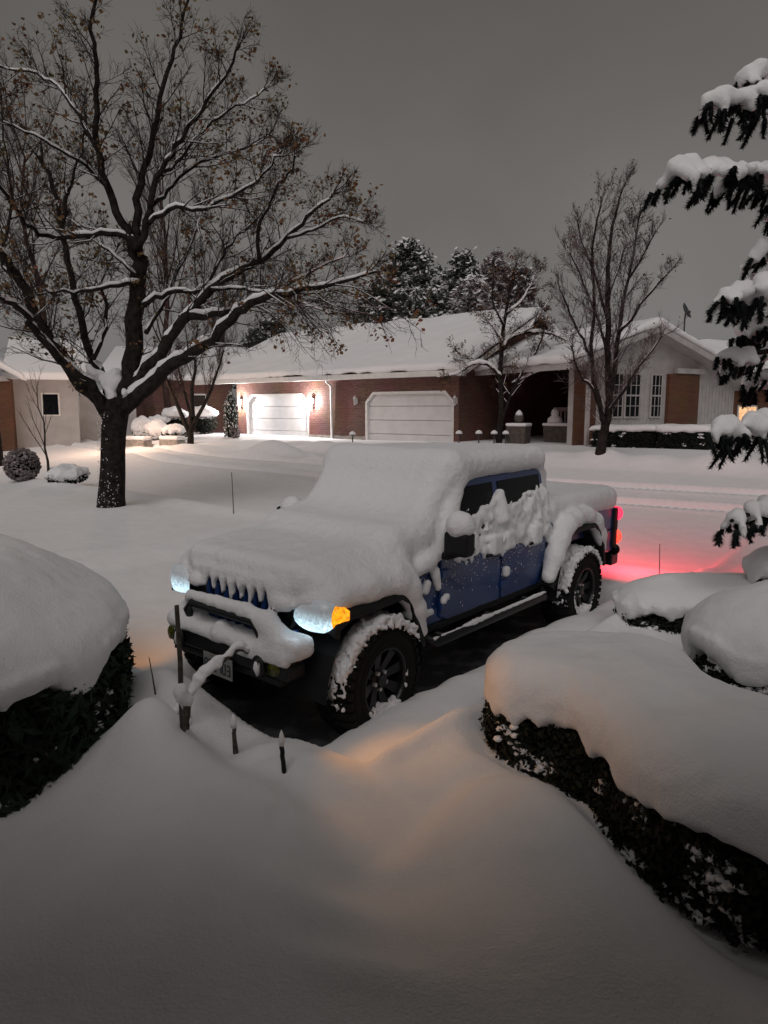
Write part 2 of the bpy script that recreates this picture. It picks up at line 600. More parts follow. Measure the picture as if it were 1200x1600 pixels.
def snow_z(x, y):
    x, y = np.asarray(x, float), np.asarray(y, float)
    s1, s2 = x * E1[0] + y * E1[1], x * E2[0] + y * E2[1]
    z = pave_z(s1, s2)
    d = np.full(x.shape, .30)
    street = sst((s2 - 9.3) / .8) * sst((18.6 - s2) / .9)
    d = d + .04 - .12 * street
    wob = .35 * np.sin(s1 * .9) + .2 * np.sin(s1 * 2.3 + 1)
    # kerb edge and ploughed ridges
    d += .10 * np.exp(-((s2 - 9.2 - .15 * wob) / .35) ** 2) * sst((s1 - 9) / 1.5)
    d += (.16 + .07 * np.sin(s1 * 1.7) + .05 * np.sin(s1 * 4.1)) * np.exp(-((s2 - 18.9 - .5 * wob - .05 * np.abs(s1 - 8)) / .55) ** 2) * sst((13.5 - s1) / 3) * sst((s1 + 14) / 4)
    # wheel ruts along the street
    for c in (14.1, 15.75):
        cc = c + .12 * np.sin(s1 * .5) + .015 * (s1 - 10) ** 2 * .3
        d -= .21 * np.exp(-((s2 - cc) / .25) ** 4)
        d += .05 * np.exp(-((s2 - cc - .34) / .13) ** 2) + .05 * np.exp(-((s2 - cc + .34) / .13) ** 2)
    # driveway: lower than the lawn on its left
    drv = sst((9.5 - s1) / .55) * sst((s1 - 2.60) / .12) * sst((9.2 - s2) / .6) * sst((s2 - 3.0) / .12)
    d -= .10 * drv
    d += .10 * np.exp(-((s1 - 9.9) / .4) ** 2) * sst((9.4 - s2) / 1)
    # raised strip beside the driveway and path towards the house
    strip = sst((2.66 - s1) / .10) * sst((s1 - 2.02) / .2) * sst((s2 - 2.92) / .1)
    d += .035 * strip
    d += .065 * np.exp(-((s1 - 2.60) / .09) ** 2) * sst((s2 - 2.95) / .2)
    near = sst((9 - y) / 3)
    d -= g2(x, y, .05, 3.10, .10, .30, .70, R(-24)) * 1.0
    # mound below the curved hedge, running to the lower right
    d += g2(x, y, .80, 3.10, .16, .38, .62, R(14))
    d += g2(x, y, .55, 2.3, .08, .6, .6) - g2(x, y, 1.30, 3.2, .07, .22, .9, R(20)) - g2(x, y, 1.5, 2.7, .05, .3, .4)
    d += .075 * np.exp(-((s2 - 2.78) / .17) ** 2) * sst((s1 - 2.2) / .5) * sst((6.5 - s1) / 1)
    dl = (x - .29) * .81 - (y - 3.56) * .587
    d += .09 * sst((dl + .08) / .26) * sst((y - 2.6) / .7) * sst((4.0 - y) / .4) * sst((1.3 - x) / .5)
    hs = poly_sdf(x, y, HEDGE)
    d -= .10 * np.exp(-(np.maximum(hs, 0) / .16) ** 2) * near
    # bed in front of the truck and the mounds on the left
    d += g2(x, y, -1.36, 3.98, .40, .27, .40, R(30))
    d += g2(x, y, -.95, 3.15, .15, .55, .60) - g2(x, y, -1.95, 3.5, .10, .28, .5, R(20))
    d += g2(x, y, -.75, 3.50, .12, .28, .5, R(60))
    d -= g2(x, y, -.98, 4.38, .14, .24, .34)
    d += g2(x, y, -.55, 3.95, .045, .16, .10) + g2(x, y, -.85, 4.2, .05, .12, .12)
    d += g2(x, y, -1.62, 5.05, .14, .28, .35)
    d -= g2(x, y, -.30, 3.55, .05, .30, .22)
    d -= g2(x, y, -.52, 3.28, .05, .035, .05)
    d += .05 * near * fbm(x, y, 0 * x, .55, 2) * sst((y - 1) / 1)
    d += g2(x, y, -.25, 2.75, .06, .40, .12, R(-20)) - g2(x, y, -.15, 3.0, .035, .3, .10, R(-15)) + g2(x, y, -.1, 2.4, .045, .3, .1, R(-25))
    # roots / little rise at the big tree
    d += g2(x, y, -5.75, 15.0, .10, .8)
    # swells on the lawn and piles at the garage
    d += .05 * fbm(x, y, 0 * x, .22, 2) * (1 - .85 * street)
    for (px, py, yy, a, sx, sy) in ((425, 692, 25.6, .55, 1.25, .45), (505, 690, 26.0, .32, 1.0, .35), (470, 684, 27.6, .22, 1.3, .5), (545, 684, 26.6, .16, .9, .4), (390, 676, 29.5, .12, 1.0, .6), (300, 672, 29, .2, 1.6, .5), (230, 676, 27, .16, 1.8, .5)):
        p = at(px, py, yy)
        d += g2(x, y, p.x, p.y, a, sx, sy, R(-30))
    # sheltered ground under the truck
    q1, q2 = np.abs(s1 - 4.22) - .92, np.abs(s2 - 5.75) - 2.62
    sd = np.sqrt(np.maximum(q1, 0) ** 2 + np.maximum(q2, 0) ** 2) + np.minimum(np.maximum(q1, q2), 0)
    sd = sd + .05 * fbm(x, y, 0 * x, 2.2, 2)
    front = sst((3.9 - s2) / .8)
    rs = sst((3.6 - s1) / .5) * (1 - front)
    f = sst((sd + .30 - .10 * front + .42 * rs) / (.62 - .30 * front + .38 * rs))
    d = d * f - .10 * (1 - f) + .035 * (1 - f) * fbm(x, y, 0 * x, 1.6, 3)
    return z + d


def axis(lo, hi, c0, c1, fine, grow, cap):
    a = list(np.arange(c0, c1, fine))
    s_, p = fine, a[-1]
    while p < hi:
        s_ = min(max(fine, s_ * grow), cap if p < 24 else cap * 2 if p < 45 else 1e9)
        p += s_
        a.append(p)
    s_, p = fine, c0
    b = []
    while p > lo:
        s_ = min(max(fine, s_ * grow), cap if p > -18 else 1e9)
        p -= s_
        b.append(p)
    return np.array(b[::-1] + a)


gx = axis(-900, 900, -2.6, 3.6, .045, 1.04, .13)
gy = axis(-60, 1500, 1.6, 9.5, .045, 1.03, .095)
GX, GY = np.meshgrid(gx, gy, indexing='ij')
GZ = snow_z(GX, GY)
nx, ny = GX.shape
ii = np.arange(nx * ny).reshape(nx, ny)
me = bpy.data.meshes.new('snow_ground')
me.from_pydata(np.stack([GX.ravel(), GY.ravel(), GZ.ravel()], 1).tolist(), [],
               np.stack([ii[:-1, :-1].ravel(), ii[1:, :-1].ravel(), ii[1:, 1:].ravel(), ii[:-1, 1:].ravel()], 1).tolist())
tag(link('snow_ground', me, M['snow'], None, True), 'deep smooth snow over lawn, driveway, path and street', kind='structure')


def sz(x, y):
    return float(snow_z(np.array([x]), np.array([y]))[0])


def ongr(px, py):
    """point of the snow surface seen at a pixel"""
    d = ray(px, py)
    t = .5
    for _ in range(4000):
        p = Vector((0, 0, CAMH)) + d * t
        if p.z < sz(p.x, p.y):
            break
        t += .02
    return p


# bare wet concrete under the truck
def fr(s1, s2):
    return (E1[0] * s1 + E2[0] * s2, E1[1] * s1 + E2[1] * s2)


mb = MB()
mb.add([(*fr(a, b), .012) for a, b in ((2.9, 3.0), (5.6, 3.0), (5.6, 8.9), (2.9, 8.9))], [(3, 2, 1, 0)])
tag(mb.build('driveway', M['wet']), 'bare wet concrete of the driveway under the truck', kind='structure')

# ------------------------------------------------------------------ the pickup truck
TR = thing('pickup_truck', 'blue four-door off-road pickup buried in snow with its lamps lit', 'pickup truck', (-.742, 5.667, 0))
TR.rotation_euler = (R(-.8), 0, R(230.25))


def mir(mb_fn, name, m, parent, **k):
    for sgn in (1, -1):
        b = MB()
        mb_fn(b, sgn)
        if sgn < 0:
            b.f = [tuple(reversed(f)) for f in b.f]
        b.build(name, m, parent, **k)


GX0 = .52   # grille plane
# chassis and inner wells
MB().box((-4.5, -.46, .46), (.45, .46, .66)).build('chassis', M['black'], TR, bevel=.02)
for xx in (0, -3.487):
    b = MB().tube([(xx, -.80, .445), (xx, .80, .445)], .05, 8)
    b.lathe([(.02, -.14), (.12, -.1), (.15, 0), (.12, .1), (.02, .14)], (xx, -.1, .42), 'x', 12)
    b.build('axle', M['black'], TR, True)
MB().box((-.56, -.62, .66), (GX0 - .04, .62, .95)).build('engine_bay', M['black'], TR, bevel=.02)
# tub
sec = lambda x, zb, zt, yb, yt: [(x, -yb, zb), (x, yb, zb), (x, yt, zt), (x, -yt, zt)]
MB().loft([sec(-.52, .66, 1.22, .78, .76), sec(-.80, .64, 1.24, .80, .79), sec(-2.88, .64, 1.24, .80, .79)]).build('body_tub', M['blue'], TR, bevel=.03, seg=3)
# greenhouse
cab = MB()
cab.loft([[(-.66, -.77, 1.22), (-.66, .77, 1.22), (-1.17, .685, 1.83), (-1.17, -.685, 1.83)],
          [(-1.0, -.785, 1.22), (-1.0, .785, 1.22), (-1.30, .69, 1.85), (-1.30, -.69, 1.85)],
          [(-2.86, -.785, 1.22), (-2.86, .785, 1.22), (-2.84, .69, 1.86), (-2.84, -.69, 1.86)],
          [(-2.92, -.75, 1.22), (-2.92, .75, 1.22), (-2.89, .66, 1.82), (-2.89, -.66, 1.82)]])
cab.build('cab', M['blue'], TR, bevel=.03, seg=3)
MB().add([(-.652, -.68, 1.28), (-.652, .68, 1.28), (-1.13, .62, 1.80), (-1.13, -.62, 1.80)], [(0, 1, 2, 3)]).build('windshield', M['glass'], TR)
# hood and cowl
MB().loft([sec(GX0 - .01, .90, 1.17, .60, .56), sec(.2, .90, 1.22, .66, .62), sec(-.60, .9, 1.26, .75, .72)]).build('hood', M['blue'], TR, bevel=.04, seg=3)
# grille: backing, uprights between seven slots, headlamps
gr = MB().prism([(-.60, .80), (.60, .80), (.60, 1.06), (.54, 1.17), (-.54, 1.17), (-.60, 1.06)], 'x', GX0 - .03, GX0).build('grille', M['black'], TR)
gf = MB()
gf.box((GX0, -.61, .745), (GX0 + .05, .61, .815)).box((GX0, -.58, 1.11), (GX0 + .05, .58, 1.18))
for s_ in (-1, 1):
    gf.box((GX0, min(s_ * .40, s_ * .61), .815), (GX0 + .05, max(s_ * .40, s_ * .61), .90))
gf.build('grille_frame', M['blue'], gr, bevel=.015)
for k in range(8):
    y = -.385 + k * .11
    MB().box((GX0 + .001, y - .024, .815), (GX0 + .06, y + .024, 1.11)).build('grille_bar', M['blue'], gr, bevel=.018)
for s_ in (1, -1):
    h = MB().lathe([(.105, 0), (.105, .05), (.095, .055), (.09, .03), (.001, .045)], (GX0 + .005, s_ * .50, 1.0), 'x', 20).build('headlamp', M['glass'], TR, True)
    MB().lathe([(.118, -.002), (.118, .055), (.104, .06), (.104, 0)], (GX0 + .005, s_ * .50, 1.0), 'x', 20).build('bezel', M['black'], h, True)


# flares: flat-topped arches
def flare(path, y0, y1, th):
    def fn(b, s_):
        n = len(path)
        inner = []
        for i in range(n):
            a, c = Vector(path[max(i - 1, 0)]), Vector(path[min(i + 1, n - 1)])
            t = (c - a).normalized()
            nrm = Vector((t.y, -t.x))
            if nrm.y > 0: nrm = -nrm
            inner.append((path[i][0] + nrm.x * th, path[i][1] + nrm.y * th))
        poly = list(path) + inner[::-1]
        rings = []
        for (yy, dz) in ((y0, 0), (y1 - .05, 0), (y1, -.025)):
            rings.append([(p[0], s_ * yy, p[1] + dz) for p in poly])
        b.loft(rings)
    return fn


FF = [(.53, .93), (.50, 1.02), (.36, 1.075), (-.22, 1.10), (-.36, 1.02), (-.53, .62)]
RF = [(-2.72, .64), (-2.93, 1.00), (-3.10, 1.16), (-3.25, 1.20), (-3.74, 1.20), (-3.90, 1.12), (-4.02, .92), (-4.08, .66)]
mir(flare(FF, .58, .96, .055), 'front_flare', M['black'], TR, bevel=.012)
mir(flare(RF, .74, .96, .05), 'rear_flare', M['black'], TR, bevel=.012)


def liner(x0, z1):
    def fn(b, s_):
        prof = [(x0 + .55 * math.cos(a), .42 + (z1 - .42) * math.sin(a)) for a in np.linspace(0, math.pi, 12)]
        b.loft([[(p[0], s_ * y, p[1]) for p in prof] for y in (.50, .90)], caps=False)
    return fn


mir(liner(0, 1.03), 'wheel_liner', M['black'], TR)
mir(liner(-3.487, 1.14), 'wheel_liner', M['black'], TR)
# bed
bed = MB()
for s_ in (1, -1):
    bed.box((-4.66, min(s_ * .72, s_ * .80), .98), (-2.93, max(s_ * .72, s_ * .80), 1.27))
    bed.box((-3.02, min(s_ * .72, s_ * .799), .66), (-2.935, max(s_ * .72, s_ * .799), .98))
    bed.box((-4.655, min(s_ * .72, s_ * .799), .70), (-4.02, max(s_ * .72, s_ * .799), .98))
bed.box((-4.62, -.72, .80), (-2.95, .72, .86))
bed.build('bed', M['blue'], TR, bevel=.02)
tg = MB().box((-4.69, -.66, .72), (-4.64, .66, 1.26)).build('tailgate', M['blue'], TR, bevel=.015)
MB().box((-4.71, -.12, 1.08), (-4.688, .12, 1.16)).build('handle', M['black'], tg, bevel=.008)
rb = MB()
rb.box((-4.86, -.80, .50), (-4.66, .80, .66)).box((-4.80, -.55, .66), (-4.68, .55, .70))
rb.build('rear_bumper', M['steel'], TR, bevel=.03)

# lamps
M['red'] = emis('tail_lamp_lit', (1.0, .035, .09), 1.5, (45, .6, 2.0))
M['red2'] = emis('tail_lamp_lower_lit', (1.0, .07, .04), 1.5, (45, .6, 2.0))
M['drl'] = emis('running_lamp_lit', (.58, .86, 1.0), 1.7, (60, .30, 1.35))  # speckle and upward fade of the glow imitate lamplight veiled by snow
_t = M['drl'].node_tree
_b = _t.nodes['Principled BSDF']
_b.inputs['Base Color'].default_value = (.6, .6, .62, 1)
_sp = _t.nodes.new('ShaderNodeSeparateXYZ')
_mr = _t.nodes.new('ShaderNodeMapRange')
_mr.interpolation_type = 'SMOOTHSTEP'
_mr.inputs[1].default_value, _mr.inputs[2].default_value, _mr.inputs[3].default_value, _mr.inputs[4].default_value = .92, 1.10, 1.0, .05
_mu = _t.nodes.new('ShaderNodeMath')
_mu.operation = 'MULTIPLY'
_src = _b.inputs['Emission Strength'].links[0].from_socket
_t.links.new([n for n in _t.nodes if n.type == 'TEX_COORD'][0].outputs['Object'], _sp.inputs[0])
_t.links.new(_sp.outputs[2], _mr.inputs[0])
_t.links.new(_src, _mu.inputs[0])
_t.links.new(_mr.outputs[0], _mu.inputs[1])
_t.links.new(_mu.outputs[0], _b.inputs['Emission Strength'])
M['amber'] = emis('turn_lamp_lit', (1.0, .34, .01), 1.0, (38, .6, 1.9))
TAILW, TURNW, DRLW = 150, 11, .3


def bulb(name, parent, loc, colr, watts, aim, ang=150):
    ld = bpy.data.lights.new(name, 'SPOT')
    ld.energy, ld.color, ld.shadow_soft_size = watts, colr, .04
    ld.spot_size, ld.spot_blend = R(ang), .6
    lo = bpy.data.objects.new(name, ld)
    col.objects.link(lo)
    lo.parent = parent
    lo.location = loc
    lo.rotation_euler = Vector(aim).to_track_quat('-Z', 'Y').to_euler()


for s_ in (1, -1):
    y0, y1 = sorted((s_ * .70, s_ * .83))
    h = MB().box((-4.72, y0, .74), (-4.60, y1, 1.24)).build('tail_lamp', M['black'], TR, bevel=.02)
    b = MB().lathe([(.001, -.045), (.055, -.04), (.078, -.015), (.082, .03)], (-4.72, s_ * .80, 1.165), 'x', 14)
    b.v = [(x, y, 1.165 + (z - 1.165) * 1.15) for x, y, z in b.v]
    b.build('upper_lens', M['red'], h, True)
    b = MB().lathe([(.001, -.045), (.06, -.038), (.082, -.012), (.085, .03)], (-4.72, s_ * .80, .87), 'x', 14)
    b.v = [(x, y, .86 + (z - .86) * 1.15) for x, y, z in b.v]
    b.build('lower_lens', M['red2'], h, True)
    bulb('tail_bulb', h, (-4.80, s_ * .785, 1.10), (1.0, .045, .075), TAILW, (-1, 0, -.02), 168)
    MB().lathe([(.001, -.06), (.05, -.05), (.07, -.02), (.07, .03)], (-4.73, s_ * .79, .70), 'x', 14).build('reverse_lens', M['glass'], h, True)
# running lamps wrapped round the front of the front flares
for s_ in (1, -1):
    rings = []
    N = 16
    for i in range(N):
        u = i / (N - 1)
        y = .62 + .37 * (u if u < .75 else .75 + (u - .75) * .72)
        x = .555 - .12 * max(0, (u - .55) / .45) ** 2
        hh = .122 * max(.08, 1 - ((u - .47) / .55) ** 2) ** .55
        cz = 1.025 + .02 * u
        bul = .035
        rings.append([(x - .05, s_ * y, cz - hh), (x + bul * .6, s_ * y, cz - hh * .8), (x + bul, s_ * y, cz - hh * .2), (x + bul * .8, s_ * y, cz + hh * .5), (x + .0, s_ * y, cz + hh), (x - .05, s_ * y, cz + hh)])
    a, c = rings[:14], rings[13:]
    if s_ < 0:
        a, c = [r[::-1] for r in a], [r[::-1] for r in c]
    h = MB().loft(a).build('running_lamp', M['drl'], TR, True)
    MB().loft(c).build('turn_lens', M['amber'], h, True)
    bulb('turn_bulb', h, (.585, s_ * .985, 1.0), (1.0, .40, .09), TURNW, (-.02, s_ * .9, -.55), 98)
    bulb('running_bulb', h, (.64, s_ * .74, 1.0), (.70, .88, 1.0), DRLW, (1, 0, -.4), 120)

# doors, windows, handles, hinges, mirrors
for s_ in (1, -1):
    def sd(pts, y):
        return [(p[0], s_ * (y - (max(p[1] - 1.24, 0)) * .165), p[1]) for p in pts]
    def panel(pts, y, th, name, m, parent, bv=.02):
        a, c = sd(pts, y - th), sd(pts, y)
        rg = [a, c] if s_ < 0 else [a[::-1], c[::-1]]
        return MB().loft(rg).build(name, m, parent, bevel=bv)
    fd = panel([(-.90, .70), (-.90, 1.235), (-1.885, 1.235), (-1.885, .66), (-1.0, .66)], .822, .03, 'front_door', M['blue'], TR)
    rd = panel([(-1.915, .66), (-1.915, 1.235), (-2.80, 1.235), (-2.80, .95), (-2.62, .66)], .822, .03, 'rear_door', M['blue'], TR)
    panel([(-.93, 1.27), (-1.27, 1.765), (-1.86, 1.775), (-1.86, 1.27)], .797, .012, 'window', M['glass'], fd, .004)
    panel([(-1.95, 1.27), (-1.95, 1.775), (-2.78, 1.785), (-2.80, 1.27)], .797, .012, 'window', M['glass'], rd, .004)
    for d_, x0 in ((fd, -1.80), (rd, -2.60)):
        b = MB().tube([(x0, s_ * .825, 1.125), (x0 + .02, s_ * .862, 1.125), (x0 + .20, s_ * .862, 1.13), (x0 + .22, s_ * .825, 1.13)], .018, 8)
        b.build('handle', M['black'], d_, True)
    for d_, x0 in ((fd, -.91), (rd, -1.90)):
        for zz in (.80, 1.08):
            MB().box((x0 - .09, min(s_ * .818, s_ * .85), zz - .035), (x0 + .03, max(s_ * .818, s_ * .85), zz + .035)).build('hinge', M['blue'], d_, bevel=.01)
    mr = MB().box((-.94, min(s_ * .90, s_ * 1.13), 1.27), (-.80, max(s_ * .90, s_ * 1.13), 1.47)).build('side_mirror', M['black'], TR, bevel=.035, seg=3)
    MB().tube([(-.88, s_ * .80, 1.25), (-.87, s_ * .90, 1.25), (-.87, s_ * 1.0, 1.29)], .035, 8).build('mirror_arm', M['black'], mr, True)
    MB().box((-.956, min(s_ * .94, s_ * 1.11), 1.29), (-.938, max(s_ * .94, s_ * 1.11), 1.45)).build('mirror_glass', M['glass'], mr)
    b = MB().tube([(-.62, s_ * .84, .60), (-.72, s_ * .92, .555), (-2.60, s_ * .92, .555), (-2.70, s_ * .84, .60)], .042, 10)
    for xx in (-.9, -1.7, -2.4):
        b.tube([(xx, s_ * .5, .56), (xx, s_ * .9, .555)], .025, 6)
    b.build('step_rail', M['steel'], TR, True)
    MB().box((-2.72, min(s_ * .74, s_ * .815), .60), (-.58, max(s_ * .74, s_ * .815), .66)).build('rocker', M['black'], TR, bevel=.015)

# wheels
def wheel(x0, s_, turn=0):
    b = MB()
    n = 48
    prof = [(.255, .155), (.30, .165), (.385, .165), (.425, .145), (.440, .10), (.443, .04), (.443, -.04), (.440, -.10), (.425, -.145), (.385, -.165), (.30, -.165), (.255, -.155)]
    b.lathe(prof, (0, 0, 0), 'y', n, False)
    for (ra, rb_) in ((.300, .312), (.372, .380)):
        b.lathe([(ra, .160), (ra + .002, .171), (rb_ - .002, .171), (rb_, .160)], (0, 0, 0), 'y', n, False)
    for k in range(34):
        a = 6.28318 * k / 34
        for side in (1, -1):
            off = .5 * (6.28318 / 34) if side < 0 else 0
            for (ya, yb, r0, r1) in ((.055, .172, .425, .462), (.0, .05, .43, .46)):
                ca, sa = math.cos(a + off), math.sin(a + off)
                w = .026
                pts = []
                for r in (r0, r1):
                    for y in (ya, yb):
                        rr = r - (.03 if y > .15 else 0)
                        for t in (-w, w):
                            pts.append(((rr * sa + t * ca), side * y, rr * ca - t * sa))
                b.add(pts, [(0, 1, 3, 2), (4, 6, 7, 5), (0, 4, 5, 1), (2, 3, 7, 6), (0, 2, 6, 4), (1, 5, 7, 3)])
    root = bpy.data.objects.new('wheel', None)
    col.objects.link(root)
    root.parent = TR
    root.location = (x0, s_ * .815, .445)
    root.rotation_euler = (0, R(random.uniform(0, 40)), turn + (0 if s_ > 0 else math.pi))
    b.build('tyre', M['rubber'], root)
    r_ = MB()
    r_.lathe([(.258, -.14), (.262, .145), (.258, .160), (.243, .160), (.236, .145), (.228, .02), (.10, .0), (.001, .0)], (0, 0, 0), 'y', 40)
    for k in range(8):
        a = 6.28318 * k / 8
        ca, sa = math.cos(a), math.sin(a)
        pts = []
        for (r, hw, y) in ((.07, .030, .085), (.235, .042, .125)):
            for t in (-hw, hw):
                for yy in (y - .05, y):
                    pts.append((r * sa + t * ca, yy, r * ca - t * sa))
        r_.add(pts, [(0, 1, 3, 2), (4, 6, 7, 5), (0, 4, 5, 1), (2, 3, 7, 6), (1, 5, 7, 3), (0, 2, 6, 4)])
    r_.lathe([(.085, .03), (.085, .09), (.055, .105), (.05, .13), (.001, .13)], (0, 0, 0), 'y', 20)
    rim = r_.build('rim', M['rim'], root)
    for k in range(5):
        a = 6.28318 * k / 5 + .3
        MB().lathe([(.016, .085), (.016, .118), (.001, .122)], (.068 * math.sin(a), 0, .068 * math.cos(a)), 'y', 8).build('lug_nut', M['lug'], rim)
    return root


for s_ in (1, -1):
    wheel(0, s_, R(3))
    wheel(-3.487, s_)

# front bumper with hoop, shackles, fog lamps, plate
fb = MB()
fb.prism([(-.68, .60), (.74, .60), (.74, .70), (.60, .76), (-.56, .76), (-.68, .70)], 'x', GX0 + .06, GX0 + .24)
fb.box((GX0 + .0, -.62, .52), (GX0 + .20, .62, .60))
fbo = fb.build('front_bumper', M['steel'], TR, bevel=.025)
hp = MB().tube([(GX0 + .15, -.42, .74), (GX0 + .22, -.42, .90), (GX0 + .22, -.36, .96), (GX0 + .22, .36, .96), (GX0 + .22, .42, .90), (GX0 + .15, .42, .74)], .032, 10)
hp.build('hoop_bar', M['steel'], fbo, True)
for s_ in (1, -1):
    MB().lathe([(.001, .012), (.05, .01), (.06, 0), (.062, -.02)], (GX0 + .245, s_ * .60, .675), 'x', 16).build('fog_lamp', M['fog'], fbo, True)
    sh = MB().tube([(GX0 + .27, s_ * .47 + .05 * math.cos(a), .66 + .075 * math.sin(a) * (1.2 if math.sin(a) < 0 else 1)) for a in np.linspace(-.6, math.pi + .6, 14)], .016, 8)
    sh.box((GX0 + .2, s_ * .47 - .02, .63), (GX0 + .29, s_ * .47 + .02, .73))
    sh.build('shackle', M['steel'], fbo, True)
pl = MB().box((GX0 + .255, -.17, .47), (GX0 + .265, .17, .63)).build('licence_plate', M['plate'], TR, bevel=.004)
# plate characters as thin raised strokes
SEG = {'0': 'abcdef', '1': 'bc', '2': 'abged', '3': 'abgcd', '8': 'abcdefg', '4': 'fgbc', 'B': 'abcdefg', 'A': 'abcefg'}


def chars(txt, y0, z0, w, hgt, gap, x):
    b = MB()
    st = .0065
    for i, ch in enumerate(txt):
        yl = y0 + i * (w + gap)
        zz = {'t': z0 + hgt, 'm': z0 + hgt / 2, 'b': z0}
        for q in SEG[ch]:
            if q in 'agd':
                z = {'a': zz['t'], 'g': zz['m'], 'd': zz['b']}[q]
                b.box((x, yl, z - st), (x + .002, yl + w, z + st))
            else:
                yy = yl if q in 'fe' else yl + w
                za, zb = (zz['m'], zz['t']) if q in 'fb' else (zz['b'], zz['m'])
                b.box((x + .0005, yy - st, za), (x + .0025, yy + st, zb))
    return b


tag(chars('A82103', -.150, .505, .034, .075, .019, GX0 + .266).build('plate_number', M['ink'], pl), kind='stuff')

# ------------------------------------------------------------------ snow lying on the truck
F = Field((-5.0, -1.25, .5), (1.0, 1.25, 2.2), .02)
ry = lambda a: np.array([[math.cos(a), 0, math.sin(a)], [0, 1, 0], [-math.sin(a), 0, math.cos(a)]])
F.box((-2.02, 0, 1.945), (.90, .76, .125), .12, .05)                         # roof
F.box((-1.02, 0, 1.62), (.48, .735, .17), .14, .22, ry(R(50)))               # windscreen
F.box((-.12, 0, 1.30), (.70, .68, .115), .10, .16, ry(R(4)))               # bonnet
F.box((-.62, 0, 1.38), (.30, .74, .14), .12, .22)                            # cowl
F.box((-3.80, 0, 1.355), (.92, .82, .155), .13, .06)                         # bed
F.box((-2.92, 0, 1.55), (.12, .70, .30), .10, .15)                           # behind the cab
for s_ in (1, -1):
    F.box((.0, s_ * .68, 1.22), (.44, .12, .07), .06, .2)
    F.box((.02, s_ * .76, 1.15), (.46, .17, .07), .06, .16)                  # flare top
    F.chain([(.40, s_ * .80, 1.11), (.10, s_ * .84, 1.16), (-.22, s_ * .86, 1.155), (-.36, s_ * .88, 1.07), (-.44, s_ * .90, .90), (-.505, s_ * .91, .70)], [.08, .105, .11, .105, .085, .06], .06)
    F.chain([(.50, s_ * .62, 1.11), (.50, s_ * .76, 1.12), (.45, s_ * .88, 1.105)], [.065, .06, .05], .05)
    F.chain([(-2.73, s_ * .91, .74), (-2.84, s_ * .90, .92), (-2.98, s_ * .88, 1.10), (-3.15, s_ * .87, 1.23), (-3.35, s_ * .86, 1.27), (-3.65, s_ * .86, 1.27), (-3.86, s_ * .87, 1.18), (-3.99, s_ * .90, 1.0), (-4.05, s_ * .92, .84)],
            [.075, .095, .105, .11, .11, .105, .10, .07, .04], .05)
    # mirror cap, rail, belt-line plaster, handle tufts
    F.ell((-.87, s_ * (1.03 if s_ > 0 else .95), 1.525 if s_ > 0 else 1.46), (.11, .125, .115), .03)
    F.chain([(-.68, s_ * .925, .595), (-2.62, s_ * .925, .595)], [.022, .022], .02)
    F.box((-1.72, s_ * .855, 1.215), (.085, .04, .10), .035, .02)
    F.box((-2.50, s_ * .855, 1.21), (.085, .04, .10), .035, .02)
    F.chain([(-.90, s_ * .76, 1.30), (-1.10, s_ * .74, 1.55), (-1.25, s_ * .71, 1.82)], [.10, .085, .08], .06)
    F.box((-2.02, s_ * .835, 1.22), (.08, .03, .09), .025, .03)
    F.box((-1.95, s_ * .845, .92), (.045, .03, .05), .02, .01)
    F.box((-.93, s_ * .85, .87), (.055, .03, .035), .02, .01, ry(R(25)))
    F.ell((-.90, s_ * .85, .84), (.03, .03, .03), .02)
    F.box((-.72, s_ * .815, .78), (.09, .025, .035), .02, .02)
    F.chain([(-.80, s_ * .83, 1.12), (-.84, s_ * .84, .98)], [.04, .03], .02)
    F.box((-.71, s_ * .81, 1.0), (.035, .03, .06), .02, .02, ry(R(-30)))
    F.chain([(-1.0, s_ * .80, 1.30), (-.72, s_ * .80, 1.22), (-.55, s_ * .79, 1.16)], [.05, .07, .06], .05)
    # snow driven against the door tops and side glass
    def plaster(X, Y, Z, s_=s_):
        sf = .80 - np.maximum(Z - 1.24, 0) * .165
        th = .036 + .016 * np.clip(vnoise(X, Y, Z, 8), -1, 1.2) + .012 * vnoise(X, Y, Z, 22)
        top = 1.535 + .15 * sst((-2.30 - X) / .45) + .10 * np.exp(-((X + 1.92) / .16) ** 2) - .05 * np.exp(-((X + 1.45) / .25) ** 2) + .03 * vnoise(X, Y, 0 * Z, 8) + .045 * vnoise(X, Y, Z, 21)
        bot = 1.13 + .03 * np.sin(X * 5 + 1) + .03 * vnoise(X, Y, 0 * Z + 3, 12) + .02 * vnoise(X, Y, 0 * Z + 3, 30)
        return np.maximum(np.maximum(np.abs(Y * s_ - sf) - th, Z - top), np.maximum(bot - Z, np.maximum(X + .95, -2.86 - X)))
    F.op(plaster, (-2.95, min(s_ * .6, s_ * .92), 1.0), (-.9, max(s_ * .6, s_ * .92), 1.85), .015)
    F.chain([(-1.92, s_ * .80, 1.44), (-1.91, s_ * .765, 1.66)], [.075, .055], .05)
    # headlamp brows
    F.ell((GX0 + .06, s_ * .50, 1.09), (.07, .13, .07), .04)
# fingers over the grille bars
for k in range(8):
    y = -.385 + k * .11
    zl = (1.02, 1.04, 1.03, 1.0, 1.02, .99, .97, .99)[k]
    F.chain([(GX0 + .065, y, 1.14), (GX0 + .068, y, zl + .02)], [.034, .018 + .005 * (k % 2)], .015)
F.box((GX0 + .02, 0, 1.20), (.07, .58, .05), .045, .05)
